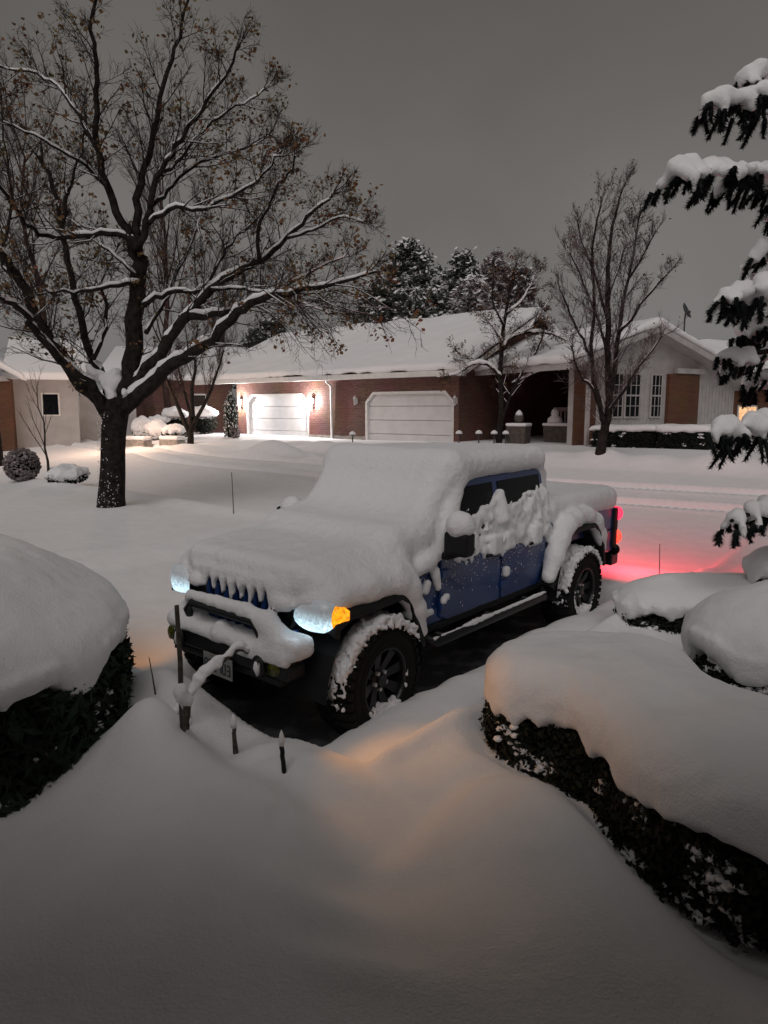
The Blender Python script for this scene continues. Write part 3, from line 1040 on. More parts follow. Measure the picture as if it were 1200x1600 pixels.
# bumper and hoop
F.box((GX0 + .14, .02, .775), (.12, .70, .06), .05, .03)
F.box((GX0 + .13, .60, .82), (.12, .20, .085), .06, .05)
F.ell((GX0 + .12, -.52, .83), (.12, .17, .10), .05)
F.chain([(GX0 + .19, -.42, 1.005), (GX0 + .19, .25, 1.01), (GX0 + .17, .46, .96), (GX0 + .16, .56, .88)], [.05, .055, .08, .09], .04)
F.chain([(GX0 + .16, -.44, .97), (GX0 + .14, -.54, .88)], [.055, .06], .04)
F.cap((GX0 + .20, -.02, .80), (GX0 + .19, -.02, .90), .085, .03, .03)
F.box((GX0 + .235, .47, .745), (.035, .27, .055), .03, .03)
F.box((GX0 + .235, -.30, .765), (.03, .22, .03), .025, .03)
F.ell((GX0 + .28, .47, .66), (.03, .032, .07), .01)
F.ell((GX0 + .28, -.47, .66), (.03, .032, .07), .01)
F.box((GX0 + .14, -.04, .915), (.16, .32, .035), .03, .01, None, 'sub')
F.box((GX0 + .02, 0, .93), (.055, .47, .12), .02, .01, None, 'sub')
F.noise(.007, 1.5, 2)
F.noise(.0030, 13, 2, .05)
F.noise(.0030, 38, 1, .04)
me = F.mesh('snow_cover')
sc_o = link('snow_cover', me, M['snow_rough'], TR, True)
tag(sc_o, 'thick soft snow over roof, bonnet, flares, bed and bumper')

# snow caked on tyres and caught in the rims
for (x0, amp) in ((0, 1), (-3.487, .8)):
    for s_ in (1, -1):
        T = Field((x0 - .56, s_ * .82 - .26, 0), (x0 + .56, s_ * .82 + .26, .96), .012)
        def fn(X, Y, Z, x0=x0, s_=s_):
            r = np.sqrt((X - x0) ** 2 + (Z - .445) ** 2)
            a = np.arctan2(X - x0, Z - .445)
            lump = .012 * vnoise(X, Y, Z, 14) + .013 * vnoise(X, Y, Z, 38) + .008 * vnoise(X, Y, Z, 70)
            edge = 1 - sst((a - .75) / .85) * .9
            th = (.040 * edge * sst((a + 1.15) / .5) - .004)
            top = np.abs(r - .458) - (th + lump)
            lim = np.maximum(a - 1.75, -1.1 - a) * .3
            return np.maximum(np.maximum(top, lim), np.abs(Y - s_ * .822) - (.165 + .015 * vnoise(X, Y, Z, 40)))
        T.op(fn, (x0 - .5, s_ * .815 - .2, .3), (x0 + .5, s_ * .815 + .2, .95), .006)
        # wedge of snow in the lower rim
        def fw(X, Y, Z, x0=x0, s_=s_):
            r = np.sqrt((X - x0) ** 2 + (Z - .445) ** 2)
            aa = np.abs(np.arctan2(X - x0 - .02, .445 - Z))
            nz = .018 * vnoise(X, Y, Z, 26) + .010 * vnoise(X, Y, Z, 55)
            band = np.maximum(np.abs(r - .262) - (.040 * (1 - sst((aa - .35) / .75)) + nz), np.abs(Y - s_ * .968) - .022)
            wedge = np.maximum(np.maximum(Z - (.445 - .185 + nz), r - .262), np.abs(Y - s_ * .92) - .035)
            return np.minimum(band, wedge)
        T.op(fw, (x0 - .34, s_ * .945 - .07, .10), (x0 + .34, s_ * .945 + .07, .45), .006)
        # lower sidewall rim crust
        link('wheel_snow', T.mesh('wheel_snow'), M['snow_rough'], TR, True)
# flecks of snow stuck on the paint
fl = MB()
for _ in range(330):
    x = random.uniform(-2.75, -.6)
    z = 1.17 - abs(random.gauss(0, .16))
    if z < .72: continue
    r = random.uniform(.0018, .0048)
    fl.blob((x, .824 if x < -.9 else .80, z), r, r * .6, r * random.uniform(1, 2.2))
tag(fl.build('snow_flecks', M['snow'], TR), kind='stuff')


# ------------------------------------------------------------------ clipped shrubs with deep snow caps
def shrub(name, label, poly, fol_h, cap_h, leaf, lsz, nleaf, group=None, cat='hedge', base=None, h=.03, ov=.05, r=None, tuft=.05, dome=0, hang=.05, tz=None, long=1.0, core_in=.05, slope=(0, 0)):
    poly = smooth_poly(poly)
    P = np.array(poly)
    cx, cy = P.mean(0)
    b0 = base if base is not None else min(sz(*p) for p in poly[::4]) - .05
    t = thing(name, label, cat, (cx, cy, b0), 0, group)
    zf = b0 + fol_h
    lo, hi = P.min(0) - .35, P.max(0) + .35
    rr = r or min(cap_h * .95, .28)
    def tilt(X, Y): return slope[0] * (X - cx) + slope[1] * (Y - cy)
    K = Field((lo[0], lo[1], b0 - .05), (hi[0], hi[1], zf + .4 + abs(slope[0]) + abs(slope[1])), h * 1.3)
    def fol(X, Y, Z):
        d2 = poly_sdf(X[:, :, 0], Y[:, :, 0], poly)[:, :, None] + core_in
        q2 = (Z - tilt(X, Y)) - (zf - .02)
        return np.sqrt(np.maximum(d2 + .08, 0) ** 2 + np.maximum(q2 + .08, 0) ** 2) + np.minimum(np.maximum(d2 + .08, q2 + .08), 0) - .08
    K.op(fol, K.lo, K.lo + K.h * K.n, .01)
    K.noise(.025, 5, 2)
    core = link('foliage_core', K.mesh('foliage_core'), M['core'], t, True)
    core.location = (-cx, -cy, -b0)
    C = Field((lo[0], lo[1], b0), (hi[0], hi[1], zf + cap_h + dome + .35 + abs(slope[0]) + abs(slope[1])), h)
    def capf(X, Y, Z):
        x2, y2 = X[:, :, 0] + 0 * Y[:, :, 0], Y[:, :, 0] + 0 * X[:, :, 0]
        d2 = poly_sdf(x2, y2, poly)
        inn = np.clip(-d2 / .8, 0, 1)
        top = zf + cap_h + dome * sst(inn) + .02 * fbm(x2, y2, 0 * x2, 1.3, 2) + tilt(x2, y2)
        bot = zf - .03 - hang * np.clip(vnoise(x2, y2, 0 * x2 + 4, 4.5) + .7 * vnoise(x2, y2, 0 * x2 + 9, 11), -.7, 1.4) + tilt(x2, y2)
        zm, hf = ((top + bot) / 2)[:, :, None], ((top - bot) / 2)[:, :, None]
        q1 = (d2 - ov)[:, :, None] + rr
        q2 = np.abs(Z - zm) - hf + rr * np.where(Z > zm, 1, .25)
        rq = rr * np.where(Z > zm, 1, .25)
        q1 = (d2 - ov)[:, :, None] + rq
        return np.sqrt(np.maximum(q1, 0) ** 2 + np.maximum(q2, 0) ** 2) + np.minimum(np.maximum(q1, q2), 0) - rq
    C.op(capf, C.lo, C.lo + C.h * C.n, .01)
    C.noise(.008, 2.5, 2)
    C.noise(.004, 14, 2, .05)
    cap = link('snow_cap', C.mesh('snow_cap'), M['snow'], t, True)
    cap.location = (-cx, -cy, -b0)
    # leaves on the sides
    V, Q = K.V, K.Q
    cen = V[Q].mean(1)
    nrm = np.cross(V[Q[:, 2]] - V[Q[:, 0]], V[Q[:, 3]] - V[Q[:, 1]])
    nrm /= np.linalg.norm(nrm, axis=1)[:, None] + 1e-9
    ok = (nrm[:, 2] < .6) & (cen[:, 2] > b0 + .02)
    vis = ((-cen[:, 0]) * nrm[:, 0] + (-cen[:, 1]) * nrm[:, 1] + (CAMH - cen[:, 2]) * nrm[:, 2]) > -.4
    idx = np.nonzero(ok & vis)[0]
    lm, sm = MB(), MB()
    rd = random.Random(hash(name + label) & 255)
    pick = rng.choice(idx, nleaf)
    for i in pick:
        p = Vector(cen[i]) + Vector(nrm[i]) * rd.uniform(-.01, .055) + Vector((rd.gauss(0, .02), rd.gauss(0, .02), rd.gauss(0, .02)))
        n = (Vector(nrm[i]) + Vector((rd.gauss(0, .6), rd.gauss(0, .6), rd.gauss(.2, .6)))).normalized()
        u = n.orthogonal().normalized()
        u.rotate(Matrix.Rotation(rd.uniform(0, 6.28), 3, n))
        w = n.cross(u)
        s_ = lsz * rd.uniform(.6, 1.25)
        lm.quad(p, u * s_ * long, w * s_ * .55)
    tag(lm.build('leaves', leaf, t, off=(cx, cy, b0)), kind='stuff')
    nm = vnoise(cen[:, 0], cen[:, 1], cen[:, 2], 6.0)
    idt = idx[nm[idx] > .35] if tz is None else idx[(nm[idx] > .1) & (cen[idx, 2] < zf - .02)]
    for i in rng.choice(idt, max(4, int(nleaf * tuft / 9))) if len(idt) else []:
        p0 = Vector(cen[i]) + Vector(nrm[i]) * rd.uniform(.02, .05)
        tn = Vector((0, 0, 1)).cross(Vector(nrm[i]))
        for _ in range(rd.randint(3, 9)):
            p = p0 + tn * rd.gauss(0, .045) + Vector((0, 0, rd.gauss(0, .014)))
            s_ = rd.uniform(.012, .028)
            sm.blob(p, s_ * 1.4, s_ * 1.4, s_ * .8, .25, rd)
    if sm.v:
        tag(sm.build('snow_tufts', M['snow'], t, True, off=(cx, cy, b0)), kind='stuff')
    return t


def ring(cx, cy, rx, ry, n=10, rot=0):
    return [(cx + rx * math.cos(a) * math.cos(rot) - ry * math.sin(a) * math.sin(rot), cy + rx * math.cos(a) * math.sin(rot) + ry * math.sin(a) * math.cos(rot)) for a in np.linspace(0, 2 * math.pi, n, endpoint=False)]


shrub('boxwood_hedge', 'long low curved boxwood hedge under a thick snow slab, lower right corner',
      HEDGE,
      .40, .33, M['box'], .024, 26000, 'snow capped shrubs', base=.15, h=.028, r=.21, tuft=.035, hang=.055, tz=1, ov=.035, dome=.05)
shrub('round_shrub', 'rounded snow-domed shrub behind the curved hedge at the picture edge',
      ring(2.98, 4.98, .74, .70), .50, .32, M['box'], .022, 6500, 'snow capped shrubs', cat='shrub', base=.20, r=.30, dome=.26, hang=.08)
shrub('low_shrub', 'low snow-draped shrub nearest the rear wheel of the truck',
      [(2.28, 6.62), (2.34, 7.1), (3.0, 7.4), (3.9, 7.6), (4.4, 7.3), (4.0, 6.7), (3.1, 6.5), (2.55, 6.4)], .27, .20, M['box'], .02, 4500, 'snow capped shrubs', cat='shrub', base=.24, r=.22, dome=.12, hang=.1)
shrub('globe_shrub', 'small snow globe of a shrub under the lowest spruce branch',
      ring(4.15, 6.95, .50, .48), .55, .25, M['box'], .02, 2500, 'snow capped shrubs', cat='shrub', base=.25, r=.24, dome=.18, hang=.08)
shrub('juniper_hedge', 'big dark green juniper hedge under a heavy snow dome on the left',
      [(-1.92, 3.70), (-1.78, 4.05), (-1.76, 4.5), (-1.95, 5.2), (-2.7, 6.2), (-4.2, 6.8), (-5.6, 6.0), (-5.4, 4.2), (-4.2, 3.0), (-2.8, 2.95), (-2.15, 3.25)],
      .72, .27, M['boxg'], .038, 20000, 'snow capped shrubs', base=.16, h=.034, r=.25, dome=.36, hang=.07, tuft=.035, long=1.7)


# ------------------------------------------------------------------ trees
class Tree:
    def __init__(s, seed):
        s.rd = random.Random(seed)
        s.big, s.small, s.snow, s.leaf = MB(), MB(), MB(), MB()
        s.tips = []

    def put(s, pts, r0, r1, snow=True, thr=.02):
        n = len(pts)
        rad = [r0 + (r1 - r0) * (i / (n - 1)) ** .85 for i in range(n)]
        mbx = s.big if r0 > thr else s.small
        mbx.tube(pts, rad, 10 if r0 > .12 else 7 if r0 > .04 else 5 if r0 > .012 else 3, caps=r0 > .03)
        return rad

    def snowline(s, pts, rad, k=1.0, minr=.004, extra=.0):
        run, rr = [], []
        def flush():
            if len(run) > 1:
                r2 = list(rr)
                r2[0] *= .4
                r2[-1] *= .5
                s.snow.tube(run, r2, 6 if max(r2) > .02 else 4)
        for i in range(len(pts)):
            a, c = pts[max(i - 1, 0)], pts[min(i + 1, len(pts) - 1)]
            t = (c - a)
            if t.length < 1e-6: continue
            t.normalize()
            hz = math.sqrt(max(0, 1 - t.z * t.z))
            if hz > .42 and rad[i] > minr:
                q = (hz - .42) / .58
                w = (rad[i] * (.55 + .4 * q) + extra * (.3 + .7 * q)) * k * s.rd.uniform(.7, 1.2)
                run.append(pts[i] + Vector((0, 0, rad[i] * .75 + w * .30)))
                rr.append(w)
            else:
                flush()
                run, rr = [], []
        flush()

    def grow(s, p, d, L, r, lvl, P):
        rd = s.rd
        n = 6 if lvl <= 1 else 4 if lvl == 2 else 3
        pts = [p.copy()]
        dd = d.normalized()
        for i in range(n):
            j = P['jit'] * (1 if lvl < 3 else 1.4)
            dd = (dd + Vector((rd.gauss(0, j), rd.gauss(0, j), rd.gauss(0, j))) + Vector((0, 0, P['up'][min(lvl, len(P['up']) - 1)]))).normalized()
            pts.append(pts[-1] + dd * (L / n))
        rad = s.put(pts, r, r * .35 if lvl < P['max'] else r * .4, thr=P.get('thr', .02))
        if P.get('snow'):
            s.snowline(pts, rad, P['snow'], P.get('minr', .005), P.get('extra', .006))
        s.children(pts, rad, L, lvl, P)
        if lvl >= P['max'] - 1:
            s.tips.append((pts[-1], dd))
            if lvl == P['max']:
                s.tips.append((pts[len(pts) // 2], dd))

    def children(s, pts, rad, L, lvl, P):
        if lvl >= P['max']: return
        rd = s.rd
        k = P['kids'][min(lvl, len(P['kids']) - 1)]
        t0 = P['t0'][min(lvl, len(P['t0']) - 1)]
        for c in range(k):
            t = t0 + (1 - t0) * (c + rd.random()) / k
            f = t * (len(pts) - 1)
            i = min(int(f), len(pts) - 2)
            q = pts[i].lerp(pts[i + 1], f - i)
            tan = (pts[i + 1] - pts[i]).normalized()
            ax = tan.orthogonal().normalized()
            ax.rotate(Matrix.Rotation(rd.uniform(0, 6.283), 3, tan))
            nd = tan.copy()
            nd.rotate(Matrix.Rotation(R(rd.gauss(P['ang'], 10)), 3, ax))
            nd = nd + Vector((0, 0, P['lift']))
            LL = L * P['ratio'][min(lvl, len(P['ratio']) - 1)] * (1.15 - .65 * t) * rd.uniform(.7, 1.25)
            LL = min(max(LL, P.get('minl', .15)), P.get('maxl', 9))
            s.grow(q, nd, LL, max(min(rad[i] * .62, P.get('rk', 9) * LL), P['rmin']), lvl + 1, P)

    def leaves(s, n, size, spread, clump=0):
        rd = s.rd
        if not s.tips: return
        if clump: s.tips = rd.sample(s.tips, min(clump, len(s.tips)))
        for _ in range(n):
            p, d = rd.choice(s.tips)
            c = p + Vector((rd.gauss(0, spread), rd.gauss(0, spread), rd.gauss(0, spread) - .02))
            u = Vector((rd.gauss(0, 1), rd.gauss(0, 1), rd.gauss(0, .6))).normalized()
            w = u.cross(Vector((rd.gauss(0, 1), rd.gauss(0, 1), rd.gauss(0, 1)))).normalized()
            z = size * rd.uniform(.6, 1.3)
            s.leaf.quad(c, u * z, w * z * .75)

    def finish(s, t, bark, twig, leafm=None, snowm=None):
        o = t.location
        if s.big.v: s.big.build('trunk', bark, t, True, off=o)
        if s.small.v: tag(s.small.build('twigs', twig, t, True, off=o), kind='stuff')
        if s.snow.v: tag(s.snow.build('branch_snow', snowm or M['snow_far'], t, True, off=o), kind='stuff')
        if s.leaf.v: tag(s.leaf.build('leaves', leafm, t, off=o), kind='stuff')


def spl(pts, n=4):
    out = []
    m = len(pts)
    for i in range(m - 1):
        p0, p1, p2, p3 = pts[max(i - 1, 0)], pts[i], pts[i + 1], pts[min(i + 2, m - 1)]
        for k in range(n):
            t = k / n
            out.append(.5 * ((2 * p1) + (p2 - p0) * t + (2 * p0 - 5 * p1 + 4 * p2 - p3) * t * t + (3 * p1 - p0 - 3 * p2 + p3) * t ** 3))
    out.append(pts[-1].copy())
    return out


# the large maple by the street
YM = 14.6
base = ongr(174, 790)
YM = base.y
mt = thing('maple_tree', 'large spreading maple with snowy limbs and a few brown leaves by the street', 'tree', (base.x, base.y, base.z - .3))
T = Tree(11)


def limb(pix, dy, w0, w1):
    m = len(pix)
    pts = []
    for i, (a, b_) in enumerate(pix):
        f = i / (m - 1)
        pts.append(at(a, b_, YM + dy * (f ** 1.2)))
    k = YM / FPX / 2
    pts = spl(pts)
    for q in pts[2:]:
        q += Vector((T.rd.gauss(0, .022), T.rd.gauss(0, .03), T.rd.gauss(0, .022)))
    return pts, w0 * k, w1 * k


tp = spl([Vector((base.x - .02, base.y, base.z - .4)), at(174, 780, YM), at(176, 740, YM), at(177, 690, YM), at(180, 650, YM), at(184, 620, YM)])
T.big.tube(tp, [.34, .32, .31, .30, .285, .275, .27, .265, .26, .255, .25, .25, .25, .25, .255, .26, .265, .27, .27, .26, .22][:len(tp)], 14)
LIMBS = [
    # pixels, depth change, width at start / end in pixels
    ([(188, 640), (203, 590), (210, 500), (217, 440), (213, 388)], .3, 30, 22),
    ([(213, 390), (195, 355), (170, 300), (155, 240), (150, 180), (152, 110), (142, 50), (150, -40)], -1.2, 15, 4),
    ([(214, 388), (217, 310), (226, 260), (245, 190), (262, 110), (285, 40), (300, -40)], .9, 14, 3),
    ([(216, 390), (233, 330), (245, 280), (275, 228), (303, 185), (345, 130), (375, 70)], -.6, 12, 3),
    ([(236, 322), (262, 300), (300, 262), (350, 240), (400, 225), (430, 205)], 1.4, 7, 2),
    ([(228, 352), (265, 330), (310, 325), (360, 308), (402, 280), (440, 240)], -1.6, 8, 2),
    ([(248, 272), (285, 245), (330, 190), (380, 160), (418, 140)], 1.0, 6, 2),
    ([(190, 640), (230, 605), (265, 572), (320, 540), (370, 490), (400, 470), (450, 455), (520, 445), (585, 425)], -2.2, 26, 3),
    ([(200, 610), (245, 560), (285, 502), (330, 452), (370, 425), (410, 405), (450, 372), (490, 330), (530, 300)], .8, 22, 3),
    ([(296, 494), (345, 490), (395, 474), (430, 455), (480, 430), (545, 395)], 1.5, 13, 2),
    ([(222, 478), (262, 458), (312, 452), (342, 412), (366, 370), (395, 350), (430, 300)], 1.8, 9, 2),
    ([(330, 452), (372, 452), (420, 458), (470, 470), (520, 495)], -1.0, 5, 1.5),
    ([(228, 520), (250, 480), (272, 440), (300, 380), (318, 320)], 2.4, 8, 2),
    ([(405, 405), (405, 360), (425, 310), (450, 270), (462, 240)], -.8, 7, 2),
    ([(450, 372), (490, 360), (530, 340), (568, 345)], -1.4, 5, 1.5),
    ([(172, 650), (130, 602), (95, 556), (60, 500), (30, 440), (0, 398), (-60, 330)], -1.5, 24, 8),
    ([(170, 655), (150, 612), (105, 570), (60, 520), (40, 492), (10, 470), (-30, 462)], -2.6, 18, 4),
    ([(186, 640), (166, 600), (142, 556), (126, 500), (110, 430), (96, 352), (88, 312), (62, 245)], 1.6, 16, 6),
    ([(97, 350), (104, 312), (108, 288), (128, 240), (130, 170)], .6, 8, 2),
    ([(213, 388), (182, 367), (132, 368), (76, 370), (40, 345), (0, 292), (-40, 240)], -1.8, 10, 4),
    ([(217, 442), (170, 447), (112, 455), (70, 452)], -1.0, 9, 2),
    ([(212, 430), (182, 402), (142, 372), (110, 340)], 1.0, 6, 2),
    ([(160, 250), (130, 190), (100, 145), (60, 115), (0, 108)], 1.2, 8, 2.5),
    ([(165, 290), (120, 250), (70, 220), (10, 190)], -1.2, 6, 2),
    ([(30, 440), (0, 405), (20, 330), (10, 240), (0, 150)], 1.4, 7, 2),
    ([(145, 560), (165, 515), (160, 440), (185, 380)], 1.8, 9, 3),
]
PM = dict(jit=.13, up=[.03, .04, .05, .04], max=4, kids=[0, 9, 6, 5], t0=[.2, .22, .2, .15], ang=42, lift=.10, ratio=[.5, .33, .5, .55], rmin=.0042, minl=.16, maxl=1.15, rk=.015, snow=.7, minr=.007, extra=.005, thr=.028)
for pix, dy, w0, w1 in LIMBS:
    pts, r0, r1 = limb(pix, dy, w0, w1)
    rad = T.put(pts, r0, max(r1, .012), thr=.02)
    T.snowline(pts, rad, .82, .01, .014)
    L = sum((pts[i + 1] - pts[i]).length for i in range(len(pts) - 1))
    PM2 = dict(PM)
    PM2['kids'] = [0, max(8, int(L * 5.0)), 7, 5]
    T.children(pts, rad, min(L, 3.6), 1, PM2)
    for _ in range(2):
        T.grow(pts[-2], (pts[-1] - pts[-3]).normalized() + Vector((T.rd.gauss(0, .25), T.rd.gauss(0, .25), T.rd.gauss(.1, .2))), .55, rad[-1] * .9, 2, PM2)
# drooping twigs at the right-hand side
for _ in range(26):
    p = at(T.rd.uniform(395, 560), T.rd.uniform(440, 480), YM - 2 + T.rd.uniform(-.6, 2))
    PD = dict(PM, up=[-.10, -.14, -.06, 0], kids=[0, 0, 5, 4], lift=-.05)
    T.grow(p, Vector((T.rd.uniform(.1, .9), T.rd.uniform(-.5, .5), T.rd.uniform(-.7, .1))), T.rd.uniform(.8, 1.5), .012, 2, PD)
T.leaves(6000, .044, .075, clump=900)
CR = Field((base.x - .8, base.y - .9, base.z + 1.2), (base.x + 1.0, base.y + .7, base.z + 3.2), .035)
for (px, py, dy, rr) in ((174, 622, -.12, .13), (170, 606, -.05, .15), (180, 596, .05, .12), (160, 594, 0, .12), (148, 584, -.12, .09), (196, 614, -.2, .08), (184, 580, .1, .07), (138, 572, -.16, .07)):
    CR.ell(at(px, py, YM + dy), (rr, rr, rr * 1.15), .12)
CR.noise(.03, 5, 3)
link('fork_snow', CR.mesh('fork_snow'), M['snow'], mt, True).location = -mt.location
bs = MB()
for _ in range(230):
    f = T.rd.random()
    a = T.rd.uniform(2.6, 5.6)
    r_ = T.rd.uniform(.003, .012)
    rt = .30 - .05 * min(1, f * 1.5)
    bs.blob((base.x + .08 * f + rt * math.cos(a), base.y + rt * math.sin(a), base.z + 2.0 * f ** 1.3), r_, r_ * .8, r_ * T.rd.uniform(.7, 1.6), .25, T.rd)
tag(bs.build('bark_snow', M['snow'], mt, True, off=mt.location), kind='stuff')
T.finish(mt, M['bark'], M['twig'], M['leaf'], M['snow'])


def wild(name, label, px, py, y, H, seed, P, r0, lean=(0, 0), bark='bark', twig='twig', leaf=None, nl=0, lsz=.04, group=None, fork=None, snowm=None, gz=None):
    p = at(px, py, y)
    p.z = sz(p.x, p.y) if gz is None else gz
    t = thing(name, label, 'tree', (p.x, p.y, p.z - .15), 0, group)
    T = Tree(seed)
    n = 8
    pts = [p + Vector((lean[0] * (i / n) ** 1.3, lean[1] * (i / n), -.15 + H * i / n)) + (Vector((T.rd.gauss(0, .012), T.rd.gauss(0, .012), 0)) * H * (i > 1)) for i in range(n + 1)]
    rad = T.put(pts, r0, r0 * .12, thr=P.get('thr', .02))
    if P.get('snow'): T.snowline(pts, rad, P['snow'], .01, .01)
    T.children(pts, rad, H, 0, P)
    for (f, dx, dy, dz, L, rr) in fork or ():
        q = pts[0].lerp(pts[-1], f)
        T.grow(q, Vector((dx, dy, dz)), L, rr, 0, dict(P))
    if nl: T.leaves(nl, lsz, .08)
    T.finish(t, M[bark], M[twig], M[leaf] if leaf else None, snowm)
    return t


# ------------------------------------------------------------------ brick house with two garage doors across the street
P0 = onz(716, 692, 1.12)
Z0 = .80
GH = thing('brick_garage_house', 'long red brick house with two white garage doors and a snowy roof', 'house', (P0.x, P0.y, Z0), -A0)
# local frame: x to the right along the front, y away from the street, z up from the slab
LW, DP, EV, RDG, OV = 13.6, 11.1, 3.20, 5.72, .45
DOORS = [(-4.85, -.22), (-12.85, -8.36)]
DTOP, CH = 2.36, .42


def wallseg(x0, x1, z0, z1, y0=0, y1=.25, name='wall', m='brick'):
    return MB().box((x0, y0, z0), (x1, y1, z1)).build(name, M[m], GH)


xs = [-LW, DOORS[1][0], DOORS[1][1], DOORS[0][0], DOORS[0][1], 0]
front = MB()
front.box((-LW, 0, -.4), (xs[1], .25, EV)).box((xs[2], 0, -.4), (xs[3], .25, EV)).box((xs[4], 0, -.4), (0, .25, EV))
front.box((xs[1], .001, DTOP), (xs[2], .25, EV)).box((xs[3], .001, DTOP), (xs[4], .25, EV))
for (a, b_) in DOORS:
    front.prism([(a, DTOP), (a, DTOP - CH), (a + CH, DTOP)], 'y', .002, .25)
    front.prism([(b_, DTOP), (b_ - CH, DTOP), (b_, DTOP - CH)], 'y', .002, .25)
front.build('front_wall', M['brick'], GH)
pl_ = MB().box((xs[2], -.03, -.4), (xs[3], -.001, .46)).build('stone_plinth', M['stone'], GH)
gw = MB()
gw.prism([(.25, -.4), (DP, -.4), (DP, EV), (DP / 2, RDG - .12), (.25, EV + .1)], 'x', -.25, -.001)
gw.build('gable_wall', M['brick'], GH)
MB().prism([(.25, -.4), (DP, -.4), (DP, EV), (DP / 2, RDG - .12), (.25, EV + .1)], 'x', -LW, -LW + .25).build('side_wall', M['brick'], GH)
# doors
for (a, b_) in DOORS:
    d_ = MB().box((a - .0, .16, -.1), (b_, .20, DTOP)).build('garage_door', M['door'], GH)
    hgt = (DTOP - .02) / 4
    for k in range(4):
        MB().box((a + .02, .115, k * hgt + .012), (b_ - .02, .155, (k + 1) * hgt - .012)).build('panel', M['door'], d_, bevel=.015)
    tr = MB()
    w = .11
    tr.box((a, -.02, -.2), (a + w, .10, DTOP - CH)).box((b_ - w, -.02, -.2), (b_, .10, DTOP - CH)).box((a + CH, -.02, DTOP - w), (b_ - CH, .10, DTOP))
    tr.prism([(a, DTOP - CH), (a + w, DTOP - CH - .04), (a + CH + .04, DTOP - w), (a + CH, DTOP)], 'y', -.019, .099)
    tr.prism([(b_, DTOP - CH), (b_ - CH, DTOP), (b_ - CH - .04, DTOP - w), (b_ - w, DTOP - CH - .04)], 'y', -.019, .099)
    tr.build('door_trim', M['white'], d_)
# roof with its snow
XL, XR = -16.4, .45


def roof_snow(parent, ax, a, b_, prof, th, h=.085, name='roof_snow', rnd=.11, amp=.035):
    poly = list(prof) + [(u, w + th) for u, w in prof[::-1]]
    P = np.array(poly)
    lo, hi = P.min(0) - .3, P.max(0) + .3
    if ax == 'x':
        fld = Field((a - .3, lo[0], lo[1]), (b_ + .3, hi[0], hi[1]), h)
    else:
        fld = Field((lo[0], a - .3, lo[1]), (hi[0], b_ + .3, hi[1]), h)
    def fn(X, Y, Z):
        T_, U_ = (X, Y) if ax == 'x' else (Y, X)
        u1, z1 = U_.reshape(-1, 1), Z.reshape(1, -1)
        d = poly_sdf(u1 + 0 * z1, z1 + 0 * u1, poly)
        d = d[None] if ax == 'x' else d[:, None]
        q1 = d + rnd
        q2 = np.abs(T_ - (a + b_) / 2) - (b_ - a) / 2 + rnd
        return np.sqrt(np.maximum(q1, 0) ** 2 + np.maximum(q2, 0) ** 2) + np.minimum(np.maximum(q1, q2), 0) - rnd
    fld.op(fn, fld.lo, fld.lo + fld.h * fld.n, .01)
    fld.noise(amp, .8, 3, .3)
    return link(name, fld.mesh(name), M['snow_far'], parent, True)


def gable_slab(x0, x1, z_e, z_r, th, ylo, yhi, mid, name, m, bevel=0):
    poly = [(ylo, z_e), (mid, z_r), (yhi, z_e), (yhi, z_e + th), (mid, z_r + th), (ylo, z_e + th)]
    return MB().prism(poly, 'x', x0, x1).build(name, m, GH, bevel=bevel, seg=4)


slope = (RDG - EV) / (DP / 2)
ze = EV - OV * slope
gable_slab(XL, XR, ze, RDG, .10, -OV, DP + OV, DP / 2, 'roof', M['shingle'])
roof_snow(GH, 'x', XL - .06, XR + .08, [(-OV - .10, ze + .09), (DP / 2, RDG + .102), (DP + OV + .08, ze + .09)], .28)
MB().box((XL, -OV - .10, ze - .10), (XR, -OV - .005, ze + .115)).build('gutter', M['white'], GH, bevel=.02)
MB().box((XL, -OV + .001, ze - .06), (XR - .4, -.002, ze - .02)).build('soffit', M['white'], GH)
rk = MB()
for (ya, yb, za, zb) in ((-OV, DP / 2, ze, RDG), (DP / 2, DP + OV, RDG, ze)):
    rk.prism([(ya, za - .12), (yb, zb - .12), (yb, zb + .06), (ya, za + .06)], 'x', XR + .001, XR + .04)
rk.build('rake_board', M['white'], GH)
ds = MB().tube([(-6.62, -OV - .05, ze - .04), (-6.80, -OV + .02, ze - .16), (-6.82, -.10, ze - .34), (-6.82, -.07, .25), (-6.75, -.30, .12)], .055, 8)
ds.build('downspout', M['white'], GH, True)
# wing behind the left end, seen past the drive court
wg = MB()
wg.box((-18.8, 5.0, -.4), (-LW - .001, 5.25, EV - .1))
wg.build('court_wall', M['brick'], GH)
for x0 in (-16.6,):
    w_ = MB().box((x0 - .6, 4.93, .9), (x0 + .6, 4.99, 2.3)).build('window', M['white'], GH, bevel=.02)
    MB().box((x0 - .5, 4.90, 1.0), (x0 + .5, 4.925, 2.2)).build('pane', M['glass'], w_)
for x0 in (-15.0,):
    MB().box((x0 - .07, 3.2, -.3), (x0 + .07, 3.34, EV - .1)).build('porch_post', M['white'], GH)
MB().prism([(2.9, EV - .1), (5.6, EV + .4), (9.5, EV + 1.8), (13.5, EV - .1)], 'x', -19.2, XL - .07).build('wing_roof_snow', M['snow_far'], GH, bevel=.1)


def loc2w(t, x, y, z):
    return t.matrix_basis @ Vector((x, y, z))


# wall lanterns
M['bulb'] = emis('lantern_lit', (1.0, .93, .90), 60)
M['bulb_off'] = mat('lantern_glass_unlit', (.35, .36, .37), .2, noise=((.5, .5, .5), 30, 2))


